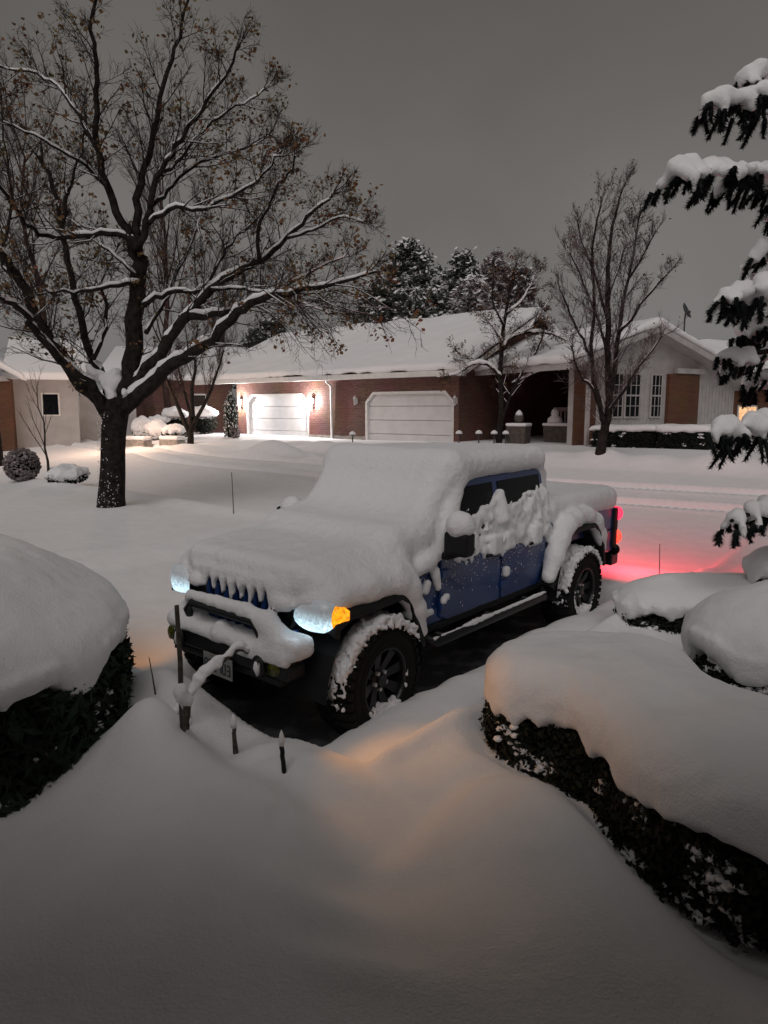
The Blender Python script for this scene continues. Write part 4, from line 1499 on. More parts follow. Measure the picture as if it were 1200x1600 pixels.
def lantern(x, z, lit, label):
    p = loc2w(GH, x, -.14, z)
    t = thing('wall_lantern', label, 'wall lantern', p, -A0, 'garage wall lanterns')
    MB().box((-.05, .09, -.12), (.05, .138, .12)).build('wall_plate', M['white'] if not lit else M['metal_grey'], t, bevel=.01)
    MB().tube([(0, .10, -.06), (0, .04, -.16), (0, 0, -.17)], .012, 6).build('bracket', M['white'], t, True)
    MB().lathe([(.045, -.12), (.075, .10), (.07, .11)], (0, 0, 0), 'z', 6).build('glass', M['bulb'] if lit else M['bulb_off'], t)
    MB().lathe([(.095, .11), (.05, .17), (.012, .20), (.012, .24)], (0, 0, 0), 'z', 6).build('lantern_roof', M['white'], t)
    MB().lathe([(.02, -.17), (.055, -.15), (.05, -.121)], (0, 0, 0), 'z', 6).build('base', M['white'], t)
    if lit:
        ld = bpy.data.lights.new('lantern_light', 'POINT')
        ld.energy, ld.color, ld.shadow_soft_size = lit, (1.0, .95, .93), .05
        lo = bpy.data.objects.new('lantern_light', ld)
        col.objects.link(lo)
        lo.parent = t
        lo.location = (0, -.16, .02)
    return t


lantern(-13.22, 1.98, 300, 'lit white lantern at the left corner of the brick garage wall')
lantern(-8.03, 1.98, 300, 'lit white lantern between the first garage door and the downspout')
lantern(-5.35, 1.98, 0, 'unlit white lantern between the downspout and the second garage door')
lantern(-.10 + .0, 1.95, 0, 'unlit lantern right of the second garage door by the house corner')

# entrance court, with an unseen lamp added for its warm light
p = at(190, 640, 41)
CT = thing('court_house', 'orange-lit brick wing with snowy roof behind the maple trunk', 'house', (p.x, p.y, .8), R(6))
MB().box((-.6, 0, -.3), (6.2, .25, 3.4)).build('wall', M['brick'], CT)
MB().prism([(-.7, 3.2), (4, 5.2), (8, 3.2), (8, 3.5), (4, 5.5), (-.7, 3.5)], 'x', -1.2, 6.8).build('roof_snow', M['snow_far'], CT, bevel=.1)
w_ = MB().box((3.9, -.06, 1.0), (4.8, -.002, 2.5)).build('window', M['white'], CT)
MB().box((3.98, -.07, 1.08), (4.72, -.062, 2.42)).build('pane', M['glass'], w_)
p = at(183, 612, 30.0)  # added lamp, hidden by the trunk, warming the court from the front
cl_t = thing('unseen_court_lamp', 'unseen warm lamp post added behind the maple trunk to light the courtyard', 'lamp', p, -A0)
MB().lathe([(.04, -.14), (.10, -.05), (.10, .05), (.04, .12)], (0, 0, 0), 'z', 10).build('glass', emis('unseen_court_bulb', (1.0, .62, .36), 25), cl_t, True)
MB().tube([(0, 0, -2.3), (0, 0, -.14)], .04, 8).build('stem', M['metal_grey'], cl_t)
ld = bpy.data.lights.new('unseen_court_light', 'POINT')
ld.energy, ld.color, ld.shadow_soft_size = 420, (1.0, .66, .47), .12
lo = bpy.data.objects.new('unseen_court_light', ld)
col.objects.link(lo)
lo.parent = cl_t
lo.location = (.25, -.2, 0)


# ------------------------------------------------------------------ unseen house added behind the viewpoint to darken the near snow
hc = (-.6, -.95)
OH = thing('shade_house', 'unseen brick house front added behind the viewpoint to shade the near snow', 'house', (hc[0], hc[1], .1), 0)
MB().box((-9, -8, -.3), (10, -.001, 3.24)).build('wall', M['brick'], OH)
MB().prism([(2.0, 3.25), (2.0, 3.45), (-4.2, 6.2), (-9, 3.45), (-9, 3.25)], 'x', -9.8, 10.8).build('roof', M['shingle'], OH)  # eave carried well forward to deepen the shade on the snow
MB().prism([(2.05, 3.452), (2.05, 3.75), (-4.2, 6.5), (-9.1, 3.75), (-9.1, 3.452), (-4.2, 6.202)], 'x', -9.9, 10.9).build('roof_snow', M['snow_far'], OH, bevel=.1)
for x0 in (-6.5, 5.5):
    MB().box((x0 - .08, 1.8, -.3), (x0 + .08, 1.96, 3.249)).build('porch_post', M['white'], OH)
dr_ = MB().box((-.5, 0, -.1), (.5, .06, 2.1)).build('door', M['white'], OH, bevel=.01)
MB().lathe([(.03, .06), (.03, .12), (.001, .13)], (.38, 0, 1.0), 'y', 10).build('handle', M['lug'], dr_)

# ------------------------------------------------------------------ courtyard shrubs, stones, columns
def small_shrub(name, label, px, py, y, rx, rz, leafm, n, capk=.5, group='courtyard shrubs', gz=None, lsz=.05, cat='shrub', cap=True, tuft=0):
    p = at(px, py, y)
    z0 = sz(p.x, p.y) if gz is None else gz
    t = thing(name, label, cat, (p.x, p.y, z0), 0, group)
    rd = random.Random(int(px * 7 + py))
    core = MB()
    core.blob((0, 0, rz * .92), rx * .86, rx * .86, rz * .9, .1, rd)
    core.build('foliage_core', M['core'], t, True)
    lm = MB()
    for _ in range(n):
        d = Vector((rd.gauss(0, 1), rd.gauss(0, 1), rd.gauss(0, 1))).normalized()
        q = rd.uniform(.88, 1.06)
        c = Vector((d.x * rx * q, d.y * rx * q, rz * .95 + d.z * rz * q))
        if c.z < -.05: continue
        u = Vector((rd.gauss(0, 1), rd.gauss(0, 1), rd.gauss(0, 1))).normalized()
        w = u.orthogonal().normalized()
        lm.quad(c, u * lsz, w * lsz * .6)
    tag(lm.build('leaves', leafm, t), kind='stuff')
    if cap:
        C = Field((-rx - .2, -rx - .2, -.1), (rx + .2, rx + .2, 2 * rz + .5), max(.03, rx / 14))
        C.ell((0, 0, rz * (2 - capk * .75) + .05), (rx * 1.06, rx * 1.06, rz * capk + .03), .02)
        C.noise(.03, 6 / max(rx, .3) * .4, 3)
        link('snow_cap', C.mesh('snow_cap'), M['snow_far'], t, True)
    return t


def cyp(dx):
    return None


YC = 33.5
small_shrub('clipped_shrub', 'snow topped clipped shrub by the court, beside the leaning tree', 318, 628, 36, .62, .62, M['box'], 900, .55)
small_shrub('clipped_shrub', 'snow topped clipped shrub in the court, just left of the leaning tree', 272, 632, 37, .62, .60, M['box'], 900, .55)
small_shrub('clipped_shrub', 'dark low block shrub with flat snow beside the brick court wall', 246, 640, 36, .50, .42, M['box'], 600, .5)
small_shrub('clipped_shrub', 'small snow clump shrub on the court edge at the foot of the leaning tree', 272, 655, 32, .55, .30, M['box'], 500, .8)
small_shrub('clipped_shrub', 'white snow mound shrub right of the maple trunk', 243, 652, 33, .55, .36, M['box'], 300, 1.1)
small_shrub('clipped_shrub', 'snow heaped shrub touching the maple trunk silhouette', 222, 650, 34, .5, .42, M['box'], 300, 1.1)
# columnar evergreen at the garage corner
p = at(361, 660, 33.2)
cz = sz(p.x, p.y)
t = thing('columnar_evergreen', 'dark columnar evergreen dusted with snow at the garage corner', 'tree', (p.x, p.y, cz))
rd = random.Random(5)
lm, sm, co_ = MB(), MB(), MB()
co_.lathe([(.16, 0), (.24, .4), (.25, 1.1), (.17, 1.75), (.03, 2.05)], (0, 0, 0), 'z', 9)
co_.build('trunk', M['core'], t, True)
for _ in range(1700):
    zz = rd.random() ** .8 * 2.1
    rr = .30 * min(1, (2.15 - zz) / .7) * rd.uniform(.85, 1.1)
    a = rd.uniform(0, 6.283)
    (sm if rd.random() < .28 else lm).quad((rr * math.cos(a), rr * math.sin(a), zz), Vector((rd.gauss(0, .3), rd.gauss(0, .3), 1)).normalized() * .06, Vector((rd.gauss(0, 1), rd.gauss(0, 1), 0)).normalized() * .03)
tag(lm.build('leaves', M['conifer'], t), kind='stuff')
tag(sm.build('snow_dusting', M['snow_far'], t), kind='stuff')
small_shrub('clipped_shrub', 'tiny frosted globe shrub next to the columnar evergreen', 367, 652, 32.6, .22, .25, M['twig_frost'], 300, .4, cap=False)
# low stone blocks at the court edge
for i, (px, py, y, w, h_) in enumerate(((212, 662, 31.5, .7, .28), (268, 664, 31, .55, .22))):
    p = at(px, py, y)
    z0 = sz(p.x, p.y)
    t = thing('stone_block', ['pale stone block with snow beside the maple trunk', 'square stone block with snow under the court shrubs'][i], 'stone block', (p.x, p.y, z0 - .1), R(-30), 'court edge stones')
    MB().box((-w, -.25, 0), (w, .25, h_ + .1)).build('block', M['stone'], t, bevel=.03)
    MB().box((-w - .02, -.27, h_ + .102), (w + .02, .27, h_ + .28)).build('snow_cap', M['snow_far'], t, bevel=.08, seg=4)

# ------------------------------------------------------------------ lane trees
PP = dict(jit=.07, up=[.10, .12, .10, .06], max=3, kids=[11, 9, 6], t0=[.30, .2, .2], ang=34, lift=.25, ratio=[.42, .38, .45], rmin=.006, minl=.22, maxl=3.4, rk=.011, snow=.5, minr=.012, extra=.004, thr=.03)
wild('young_tree', 'leaning twin-stemmed tree with snowy bark in front of the lit courtyard', 296, 655, 30.5, 5.2, 21, dict(PP, ang=38, snow=.7), .15, (.5, 0), 'bark', 'twig_red',
     fork=[(.10, -.62, .1, .9, 3.4, .12), (.16, .55, -.1, .85, 3.6, .10), (.22, -.2, .2, 1, 3.0, .08)])
wild('sapling', 'thin bare sapling in front of the white house at far left', 76, 735, 19.5, 2.9, 22, dict(PP, kids=[9, 5, 3], max=2, ang=32, maxl=1.5, rmin=.005, t0=[.22, .2], snow=.3), .045, (-.12, 0), 'twig', 'twig_red')
M['twig_frost2'] = mat('twig_dusky', (.065, .056, .056), .95, spec=.1, noise=((.17, .15, .15), 3, 4))
PB = dict(PP, kids=[24, 12, 8], ang=38, rmin=.010, snow=0, maxl=4.5, minl=.35, t0=[.25, .2, .2])
wild('bare_tree', 'tall bare frosted tree behind the maple, right half of its crown', 262, 640, 40, 14.5, 23, PB, .22, (.3, 0), 'twig_red', 'twig_frost2', gz=.9, group='bare background trees')
wild('bare_tree', 'bare tree rising behind the white house at far left', 70, 640, 40, 17.0, 24, PB, .26, (-.3, 0), 'twig_red', 'twig_frost2', gz=.9, group='bare background trees')
wild('bare_tree', 'smaller bare tree behind the lit court roof', 352, 600, 47, 10.5, 25, PB, .2, (0, 0), 'twig', 'twig_frost2', gz=.9, group='bare background trees')
# the upright pear on the right and the small ornamental tree before the gable
def traced(name, label, base_px, stems, P, seed, bark, twig, leaf, nl, lsz, snowk, kmul, reach, clump=0):
    p = ongr(*base_px)
    y0 = p.y
    t = thing(name, label, 'tree', (p.x, p.y, p.z - .2))
    T = Tree(seed)
    k = y0 / FPX / 2
    for pix, dy, w0, w1 in stems:
        m = len(pix)
        pts = spl([at(a_, b_, y0 + dy * (i / (m - 1))) for i, (a_, b_) in enumerate(pix)])
        if pix[0] == base_px: pts[0].z -= .2
        for q in pts[2:]:
            q += Vector((T.rd.gauss(0, .012), T.rd.gauss(0, .02), T.rd.gauss(0, .012)))
        rad = T.put(pts, w0 * k, max(w1 * k, .008), thr=.02)
        if snowk: T.snowline(pts, rad, snowk, .008, .012 * snowk)
        L = sum((pts[i + 1] - pts[i]).length for i in range(len(pts) - 1))
        P2 = dict(P)
        P2['kids'] = [0, max(5, int(L * kmul)), *P['kids'][2:]]
        T.children(pts, rad, min(L, reach), 1, P2)
        T.grow(pts[-2], pts[-1] - pts[-3], .5, rad[-1], 2, P2)
    T.leaves(nl, lsz, .06, clump)
    T.finish(t, M[bark], M[twig], M[leaf], M['snow'])


PPR = dict(jit=.10, up=[.05, .09, .07, .04], max=4, kids=[0, 0, 6, 4], t0=[.2, .18, .15, .15], ang=36, lift=.22, ratio=[.5, .34, .45, .5], rmin=.0050, minl=.14, maxl=1.15, rk=.013, snow=.6, minr=.008, extra=.006, thr=.025)
traced('pear_tree', 'tall oval bare tree with many ascending stems left of the white house', (938, 708), [
    ([(938, 708), (942, 680), (950, 641), (951, 563), (949, 470), (952, 400), (960, 340), (978, 284)], .2, 17, 2),
    ([(943, 660), (938, 637), (924, 563), (928, 470), (926, 390), (940, 308)], -.7, 9, 2),
    ([(950, 645), (962, 560), (974, 470), (985, 420), (1000, 328)], .7, 10, 2),
    ([(966, 520), (985, 500), (1018, 455), (1046, 424)], -.6, 6, 2),
    ([(926, 563), (905, 520), (886, 480), (874, 446)], .6, 5, 2),
    ([(946, 650), (975, 610), (995, 578), (1036, 524)], -.8, 6, 2),
    ([(938, 640), (925, 605), (908, 588), (892, 540)], -.8, 6, 2),
    ([(949, 500), (930, 430), (914, 390), (904, 350)], .9, 5, 2),
    ([(980, 440), (1005, 400), (1024, 360)], -.5, 4, 1.5),
    ([(950, 560), (935, 500), (905, 430), (890, 395)], -.9, 5, 1.5),
    ([(952, 460), (975, 390), (985, 345)], 1.0, 4, 1.5),
], PPR, 31, 'bark', 'twig_frost2', 'leaf_olive', 900, .03, .8, 7, 3.0)
PC = dict(jit=.15, up=[.02, .03, .05, .03], max=4, kids=[0, 0, 6, 4], t0=[.28, .2, .2, .2], ang=52, lift=.12, ratio=[.40, .42, .5, .5], rmin=.0065, minl=.16, maxl=.95, rk=.016, snow=1.0, minr=.0062, extra=.014, thr=.03)
traced('ornamental_tree', 'small crooked ornamental tree with reddish leaves and snow before the brick gable', (779, 692), [
    ([(779, 692), (784, 640), (782, 580), (785, 530), (792, 480), (800, 440), (806, 412)], .2, 11, 2),
    ([(783, 590), (765, 572), (742, 568), (718, 582), (698, 588)], -.6, 6, 2),
    ([(785, 545), (800, 527), (826, 520), (856, 520), (884, 532)], .5, 7, 2),
    ([(783, 660), (795, 625), (812, 590), (838, 550), (850, 515)], -.5, 6, 2),
    ([(786, 535), (765, 505), (748, 492)], .6, 4, 1.5),
    ([(800, 600), (830, 585), (862, 575), (882, 572)], -.7, 4, 1.5),
    ([(792, 490), (815, 470), (832, 440), (838, 420)], .6, 4, 1.5),
    ([(788, 510), (770, 470), (772, 435)], -.5, 4, 1.5),
    ([(820, 520), (840, 495), (852, 480)], .5, 4, 1.5),
    ([(742, 568), (725, 555), (712, 545)], .4, 3, 1.5),
], PC, 33, 'bark', 'twig_red', 'leaf', 1300, .04, 1.25, 6, 2.4, 500)


# evergreens behind the roof
def conifer(name, label, px, y, ztop, rad, seed, n, zb=3.5, frost=.25, shape=1.0, needle='conifer', group='evergreens behind the roof'):
    p = at(px, 560, y)
    t = thing(name, label, 'tree', (p.x, p.y, 1.0), 0, group)
    rd = random.Random(seed)
    tk, lm, sm = MB(), MB(), MB()
    H = ztop - 1
    tk.tube([(0, 0, -.3), (0, 0, H * .9)], [.3, .05], 8)
    tk.build('trunk', M['bark'], t, True)
    clumps = []
    for _ in range(n):
        f = rd.random() ** 1.2
        zz = zb + (H - zb) * f
        rr = rad * (1 - f) ** .6 * rd.uniform(.35, 1.05) * shape + .15
        a = rd.uniform(0, 6.283)
        clumps.append((Vector((rr * math.cos(a), rr * math.sin(a), zz)), rd.uniform(.35, .7) * (1.1 - .5 * f)))
    for c, s_ in clumps:
        for _ in range(26):
            d = Vector((rd.gauss(0, .5), rd.gauss(0, .5), rd.gauss(0, .38)))
            q = c + d * s_
            up = d.z > .22
            u = Vector((rd.gauss(0, 1), rd.gauss(0, 1), rd.gauss(0, .5))).normalized()
            w = u.orthogonal().normalized()
            z = rd.uniform(.07, .15)
            (sm if (up and rd.random() < frost * 2.2) else lm).quad(q, u * z * 1.4, w * z * .7)
    tag(lm.build('foliage', M[needle], t), kind='stuff')
    tag(sm.build('snow_dusting', M['snow_far'], t), kind='stuff')


conifer('evergreen_tree', 'tallest dark evergreen behind the garage roof', 640, 47, 12.9, 3.6, 41, 420, 4.0, .34)
conifer('evergreen_tree', 'dark evergreen right of the tallest one behind the roof', 722, 49, 12.6, 3.4, 42, 380, 4.0, .32)
conifer('evergreen_tree', 'lower evergreen with snow at the left behind the roof', 592, 46, 10.0, 2.6, 43, 240, 4.0, .3)
conifer('frosted_tree', 'pale frosted tree in front of the evergreens behind the roof', 736, 45, 10.3, 2.2, 44, 260, 4.0, .4, needle='twig_frost')
conifer('frosted_tree', 'taller pinkish frosted tree nearest the gable peak', 770, 46, 12.0, 1.9, 45, 260, 4.0, .3, needle='twig_frost')
conifer('frosted_tree', 'reddish frosted tree behind the gable and the ornamental tree', 812, 46, 11.0, 1.7, 47, 220, 4.0, .2, needle='twig_frost2')
conifer('evergreen_tree', 'low evergreen left behind the court roof, under the maple limbs', 425, 52, 8.6, 3.4, 46, 220, 3.0, .2)

# ------------------------------------------------------------------ white house on the right
C0 = at(893, 690, 25.2)
RB = R(28)                       # front runs away to the right
WH = thing('white_house', 'white board-sided house with brick panel and bay windows on the right', 'house', (C0.x, C0.y, .75), RB)
WL, WE = 8.6, 2.72
MB().prism([(0, -.3), (WL, -.3), (WL, WE), (3.3, WE + 1.75), (0, WE + .65)], 'y', 0, .25).build('front_wall', M['siding'], WH)
for k in range(44):
    x = .1 + k * .2
    if x > WL - .1: break
    if 4.5 < x < 6.35: continue
    MB().box((x - .02, -.018, -.2), (x + .02, -.001, WE - .10)).build('batten', M['siding'], WH)
MB().box((4.62, -.16, -.2), (6.28, -.002, WE + .28)).build('brick_panel', M['brick2'], WH)
MB().box((4.95, -.24, WE + .30), (6.5, -.003, WE + .50)).build('lintel_board', M['siding'], WH, bevel=.01)
for (x0, x1) in ((1.55, 2.35), (2.42, 3.22), (3.75, 4.35)):
    w_ = MB().box((x0, -.07, 1.35), (x1, -.004, 3.0)).build('window', M['siding'], WH, bevel=.01)
    MB().box((x0 + .07, -.08, 1.42), (x1 - .07, -.072, 2.93)).build('pane', M['glass'], w_)
    for q in (1 / 3, 2 / 3):
        xx = x0 + (x1 - x0) * q
        MB().box((xx - .012, -.10, 1.42), (xx + .012, -.0805, 2.93)).build('muntin', M['siding'], w_)
    for zz in (1.8, 2.18, 2.55):
        MB().box((x0 + .07, -.102, zz - (.028 if zz == 2.18 else .012)), (x1 - .07, -.0815, zz + (.028 if zz == 2.18 else .012))).build('muntin', M['siding'], w_)
MB().prism([(-.9, WE + .28), (3.3, WE + 1.72), (9.35, WE - .28), (9.35, WE - .06), (3.3, WE + 1.94), (-.9, WE + .50)], 'y', -.75, 9).build('roof', M['siding'], WH)
roof_snow(WH, 'y', -.83, 9.05, [(-1.0, WE + .47), (3.3, WE + 1.945), (9.45, WE - .085)], .27)
MB().box((WL - .25, .25, -.3), (WL, 8.8, WE)).build('side_wall', M['siding'], WH)
MB().box((3.0, 8.0, -.3), (WL - .26, 8.25, WE)).build('rear_wall', M['siding'], WH)
# higher cross roof with the dish
roof_snow(WH, 'x', 4.4, 17, [(1.6, WE + .2), (6.4, WE + 2.2), (11, WE + .2)], .33, name='cross_roof_snow')
# entry wall and porch between the houses
MB().box((.02, -.05, -.2), (1.05, -.003, WE + .30)).build('entry_brick', M['brick2'], WH)
MB().box((.10, -.62, -.3), (.22, -.5, WE + .28)).build('porch_post', M['siding'], WH)
# satellite dish
p = at(1072, 502, 29.5)
t = thing('satellite_dish', 'dark satellite dish on a short mast on the white house roof', 'satellite dish', p, R(20))
dsh = MB()
rings = []
for (r, h_) in ((.001, .07), (.12, .06), (.24, .03), (.33, -.03), (.345, -.03), (.25, .045), (.12, .08), (.001, .09)):
    rings.append([(r * .86 * math.cos(a), h_, r * math.sin(a)) for a in np.linspace(0, 2 * math.pi, 20, endpoint=False)])
dsh.loft(rings, False)
o = dsh.build('reflector', M['metal_grey'], t, True)
o.location = (0, 0, .42)
o.rotation_euler = (R(-25), 0, R(35))
MB().tube([(0, .08, -.5), (0, .08, .12), (0, .05, .38)], .03, 8).build('mast', M['metal_grey'], t, True)
MB().tube([(0, 0, .14), (-.18, -.34, .30)], .014, 6).build('feed_arm', M['metal_grey'], t, True)
MB().box((-.24, -.40, .27), (-.15, -.31, .36)).build('feed_horn', M['metal_grey'], t, bevel=.015)

# far house behind with a lit window (right edge)
p = at(1180, 650, 33)
FH = thing('far_house', 'brown house with a glowing window behind the spruce at right', 'house', (p.x, p.y, .75), R(10))
MB().box((-2.6, 0, -.3), (5, .25, 3.1)).build('wall', M['brick2'], FH)
MB().prism([(-.9, 2.9), (3, 4.3), (7, 2.9), (7, 3.2), (3, 4.6), (-.9, 3.2)], 'x', -3.1, 5.5).build('roof_snow', M['snow_far'], FH, bevel=.08)
lw = MB().box((-.95, -.05, .85), (.05, -.002, 1.85)).build('lit_window', M['white'], FH)
MB().box((-.88, -.058, .92), (-.02, -.052, 1.78)).build('pane', emis('window_glow', (1.0, .55, .28), 1.1, (5, .5, 1.2)), lw)
for q in (-.45,):
    MB().box((q - .015, -.07, .92), (q + .015, -.0585, 1.78)).build('muntin', M['white'], lw)
w_ = MB().box((-2.3, -.05, 1.3), (-1.5, -.002, 2.5)).build('window', M['white'], FH)
MB().box((-2.22, -.058, 1.38), (-1.58, -.052, 2.42)).build('pane', M['glass'], w_)

# hedge in front of the white house: two clipped blocks
def wloc(x, y):
    v = WH.matrix_basis @ Vector((x, y, 0))
    return (v.x, v.y)


HP = [(ongr(948, 699)), (ongr(1100, 703))]
ux = (HP[1] - HP[0]).normalized()
uy = Vector((-ux.y, ux.x, 0)).normalized()
L_ = (HP[1] - HP[0]).length
for i, (a, b_) in enumerate(((-.6, L_ * .50), (L_ * .52, L_ + .1))):
    q = [HP[0] + ux * a, HP[0] + ux * b_, HP[0] + ux * b_ + uy * .9, HP[0] + ux * a + uy * .9]
    m_ = []
    for k in range(4):
        c, d_ = q[k], q[(k + 1) % 4]
        m_ += [c, c.lerp(d_, .12), c.lerp(d_, .5), c.lerp(d_, .88)]
    shrub('clipped_hedge', ['clipped dark hedge block with snow in front of the bay windows', 'clipped dark hedge block with snow in front of the brick panel'][i], [(v.x, v.y) for v in m_], .68, .18, M['box'], .035, 5000, 'hedge blocks of the white house',
          base=sz(q[0].x, q[0].y) - .1, h=.06, r=.16, tuft=.03, hang=.03)

# planters with snow beside the gable
for i, (px, py, y, lab) in enumerate(((810, 688, 26.6, 'square planter with a snow topped urn before the brick gable'), (876, 684, 27.5, 'wide planter with a snowman-like heap of snow by the porch post'))):
    p = at(px, py, y)
    z0 = sz(p.x, p.y) - .1
    t = thing('planter', lab, 'planter', (p.x, p.y, z0), R(-30), 'planters by the porch')
    w = .34 if i == 0 else .55
    MB().prism([(-w, 0), (w, 0), (w * 1.12, .72), (-w * 1.12, .72)], 'y', -.34, .34).build('box', M['planter'], t, bevel=.03)
    MB().box((-w * 1.16, -.38, .722), (w * 1.16, .38, .84)).build('snow_cap', M['snow_far'], t, bevel=.05, seg=3)
    if i == 0:
        MB().lathe([(.10, .84), (.17, .95), (.18, 1.1), (.1, 1.16)], (0, 0, 0), 'z', 12).build('urn', M['planter'], t, True)
        MB().lathe([(.15, 1.12), (.12, 1.22), (.03, 1.32)], (0, 0, 0), 'z', 12).build('snow_heap', M['snow_far'], t, True)
    else:
        MB().lathe([(.30, .84), (.28, 1.0), (.14, 1.12), (.16, 1.22), (.12, 1.34), (.01, 1.38)], (-.25, 0, 0), 'z', 12).build('snow_heap', M['snow_far'], t, True)
# picket railing behind the wide planter
p = at(893, 668, 29)
t = thing('picket_railing', 'short white picket railing with snow on top by the house entry', 'railing', (p.x, p.y, sz(p.x, p.y) - .1), R(20))
for k in range(8):
    MB().box((-.75 + k * .2, -.02, 0), (-.69 + k * .2, .02, 1.25)).build('picket', M['white'], t)
MB().box((-.85, -.04, 1.252), (.85, .04, 1.31)).build('top_rail', M['white'], t)
MB().box((-.86, -.06, 1.312), (.86, .06, 1.42)).build('snow_cap', M['snow_far'], t, bevel=.04)

# path lights along the brick wall, each with a cap of snow
for i, (px, py, y, lab) in enumerate(((717, 690, 26.9, 'path light with snow cap right of the second garage door'), (748, 690, 26.6, 'path light with snow cap left of the ornamental tree'),
                                      (772, 689, 26.4, 'path light with snow cap touching the ornamental tree trunk'), (790, 688, 26.3, 'path light with snow cap just right of the ornamental tree trunk'),
                                      (824, 678, 27.2, 'path light with snow cap between the two planters'), (551, 688, 28.0, 'path light with snow cap by the second garage door edge'))):
    p = at(px, py, y)
    t = thing('path_light', lab, 'path light', (p.x, p.y, sz(p.x, p.y) - .05), 0, 'snow capped path lights')
    MB().tube([(0, 0, 0), (0, 0, .36)], .025, 6).build('post', M['metal_grey'], t)
    MB().lathe([(.05, .36), (.12, .37), (.05, .43)], (0, 0, 0), 'z', 10).build('shade', M['metal_grey'], t)
    MB().lathe([(.13, .40), (.12, .47), (.04, .53)], (0, 0, 0), 'z', 10).build('snow_cap', M['snow_far'], t, True)

# ------------------------------------------------------------------ white house at far left
p = at(60, 640, 34)
LH = thing('pale_house', 'pale stucco house with a snowy roof at far left', 'house', (p.x, p.y, .8), R(20))
M['stucco'] = mat('stucco', (.36, .345, .34), .9, noise=((.42, .40, .395), 2, 4), bump=(30, .3, .01))
MB().box((-1.0, 0, -.3), (1.75, 6, 3.1)).build('wall', M['stucco'], LH)
MB().box((-4.5, -.9, -.3), (-1.001, 6, 3.0)).build('wing_wall', M['brick2'], LH)
MB().prism([(-.7, 2.95), (3, 4.9), (6.5, 2.95), (6.5, 3.3), (3, 5.25), (-.7, 3.3)], 'x', -1.4, 2.2).build('roof_snow', M['snow_far'], LH, bevel=.1)
MB().prism([(-5.2, 2.6), (-2.7, 4.3), (-.4, 2.9), (-.4, 3.2), (-2.7, 4.65), (-5.2, 2.95)], 'y', -1.6, 6).build('gable_roof_snow', M['snow_far'], LH, bevel=.1)
MB().prism([(-4.7, 2.6), (-2.7, 3.95), (-1.0, 2.9)], 'y', -1.0, -.902).build('gable_panel', M['stucco'], LH)
w_ = MB().box((.15, -.06, 1.3), (.95, -.002, 2.4)).build('window', M['white'], LH)
MB().box((.22, -.068, 1.37), (.88, -.062, 2.33)).build('pane', M['glass'], w_)
MB().box((1.751, 1.5, -.3), (4.4, 6, 2.3)).build('lean_to', M['stucco'], LH)
MB().box((1.76, 1.4, 2.302), (4.6, 6.1, 2.6)).build('lean_to_snow', M['snow_far'], LH, bevel=.1)
# bushes in front of it
small_shrub('round_bush', 'round bare frosted bush at the far left edge by the sapling', 34, 722, 20.3, .46, .46, M['twig_frost'], 1500, .3, 'lawn bushes', cap=False, lsz=.05)
small_shrub('low_bush', 'flat bush under a snow hood right of the sapling', 104, 726, 19.8, .52, .20, M['box'], 400, 1.15, 'lawn bushes')
p = ongr(2, 728)
t = thing('tree_trunk', 'dark trunk cut by the left picture edge', 'tree', (p.x, p.y, p.z - .2))
MB().tube([(-.04, 0, 0), (-.05, 0, 1.2), (-.12, 0, 2.2), (-.35, 0, 3.4)], [.16, .13, .12, .08], 9).build('trunk', M['bark'], t, True)
MB().tube([(-.12, 0, 2.1), (-.6, .1, 3.0), (-1.1, .1, 4.2)], [.07, .05, .03], 7).build('limb', M['bark'], t, True)
# ------------------------------------------------------------------ stakes, rods and the rope in front of the truck
def stick(name, label, base_px, top_px, r0, r1, m, cat, cap=None, group=None, depth=.15):
    p = ongr(*base_px)
    q = at(*top_px, p.y)
    t = thing(name, label, cat, p, 0, group)
    n = 7
    pts = [Vector((0, 0, -depth))] + [(q - p) * (i / n) + Vector((random.gauss(0, r0 * .12), random.gauss(0, r0 * .12), 0)) for i in range(n + 1)]
    MB().tube(pts, [r0] * 2 + [r0 + (r1 - r0) * i / n for i in range(1, n + 1)], 7).build('shaft', m, t)
    if cap:
        c = q - p
        MB().lathe([(r0 * 1.1, -.02), (r0 * 1.35, .01), (r0 * .9, .05), (.002, cap)], c, 'z', 9).build('snow_tip', M['snow'], t, True)
    return t, q - p


st, top = stick('wooden_stake', 'tall thin weathered stake standing before the truck front', (287, 1142), (276, 946), .017, .013, M['wood'], 'stake')
MB().tube([(.02, -.015, .02), (.03, -.02, .16), (.0, -.018, .22)], [.02, .026, .02], 7).build('splinter', M['wood'], st)
bn = Field((-.2, -.2, -.05), (.2, .2, .4), .014)
bn.ell((.0, -.02, .24), (.045, .045, .05), .02).ell((.035, -.02, .19), (.03, .03, .05), .02).cap((0, -.02, .2), (.05, -.02, .06), .022, .012, .02)
bn.noise(.008, 20, 2)
link('snow_knot', bn.mesh('snow_knot'), M['snow'], st, True)
s2_, _ = stick('short_stake', 'short split stake with a snow tip, left of the black one', (368, 1178), (365, 1132), .017, .013, M['wood'], 'stake', .07, 'short stakes in the bed')
MB().prism([(-.012, -.05), (.03, -.05), (.012, .10)], 'y', -.03, -.005).build('splinter', M['wood'], s2_)
stick('short_stake', 'short black stake with a snow tip nearest the front wheel', (444, 1210), (440, 1160), .014, .014, M['black'], 'stake', .075, 'short stakes in the bed')
stick('marker_rod', 'thin driveway marker rod behind the truck bonnet', (365, 803), (362, 738), .010, .008, M['rod'], 'marker rod', None, 'driveway marker rods')
stick('marker_rod', 'thin driveway marker rod in the red glow behind the truck', (1030, 912), (1031, 850), .006, .005, M['rod'], 'marker rod', None, 'driveway marker rods')
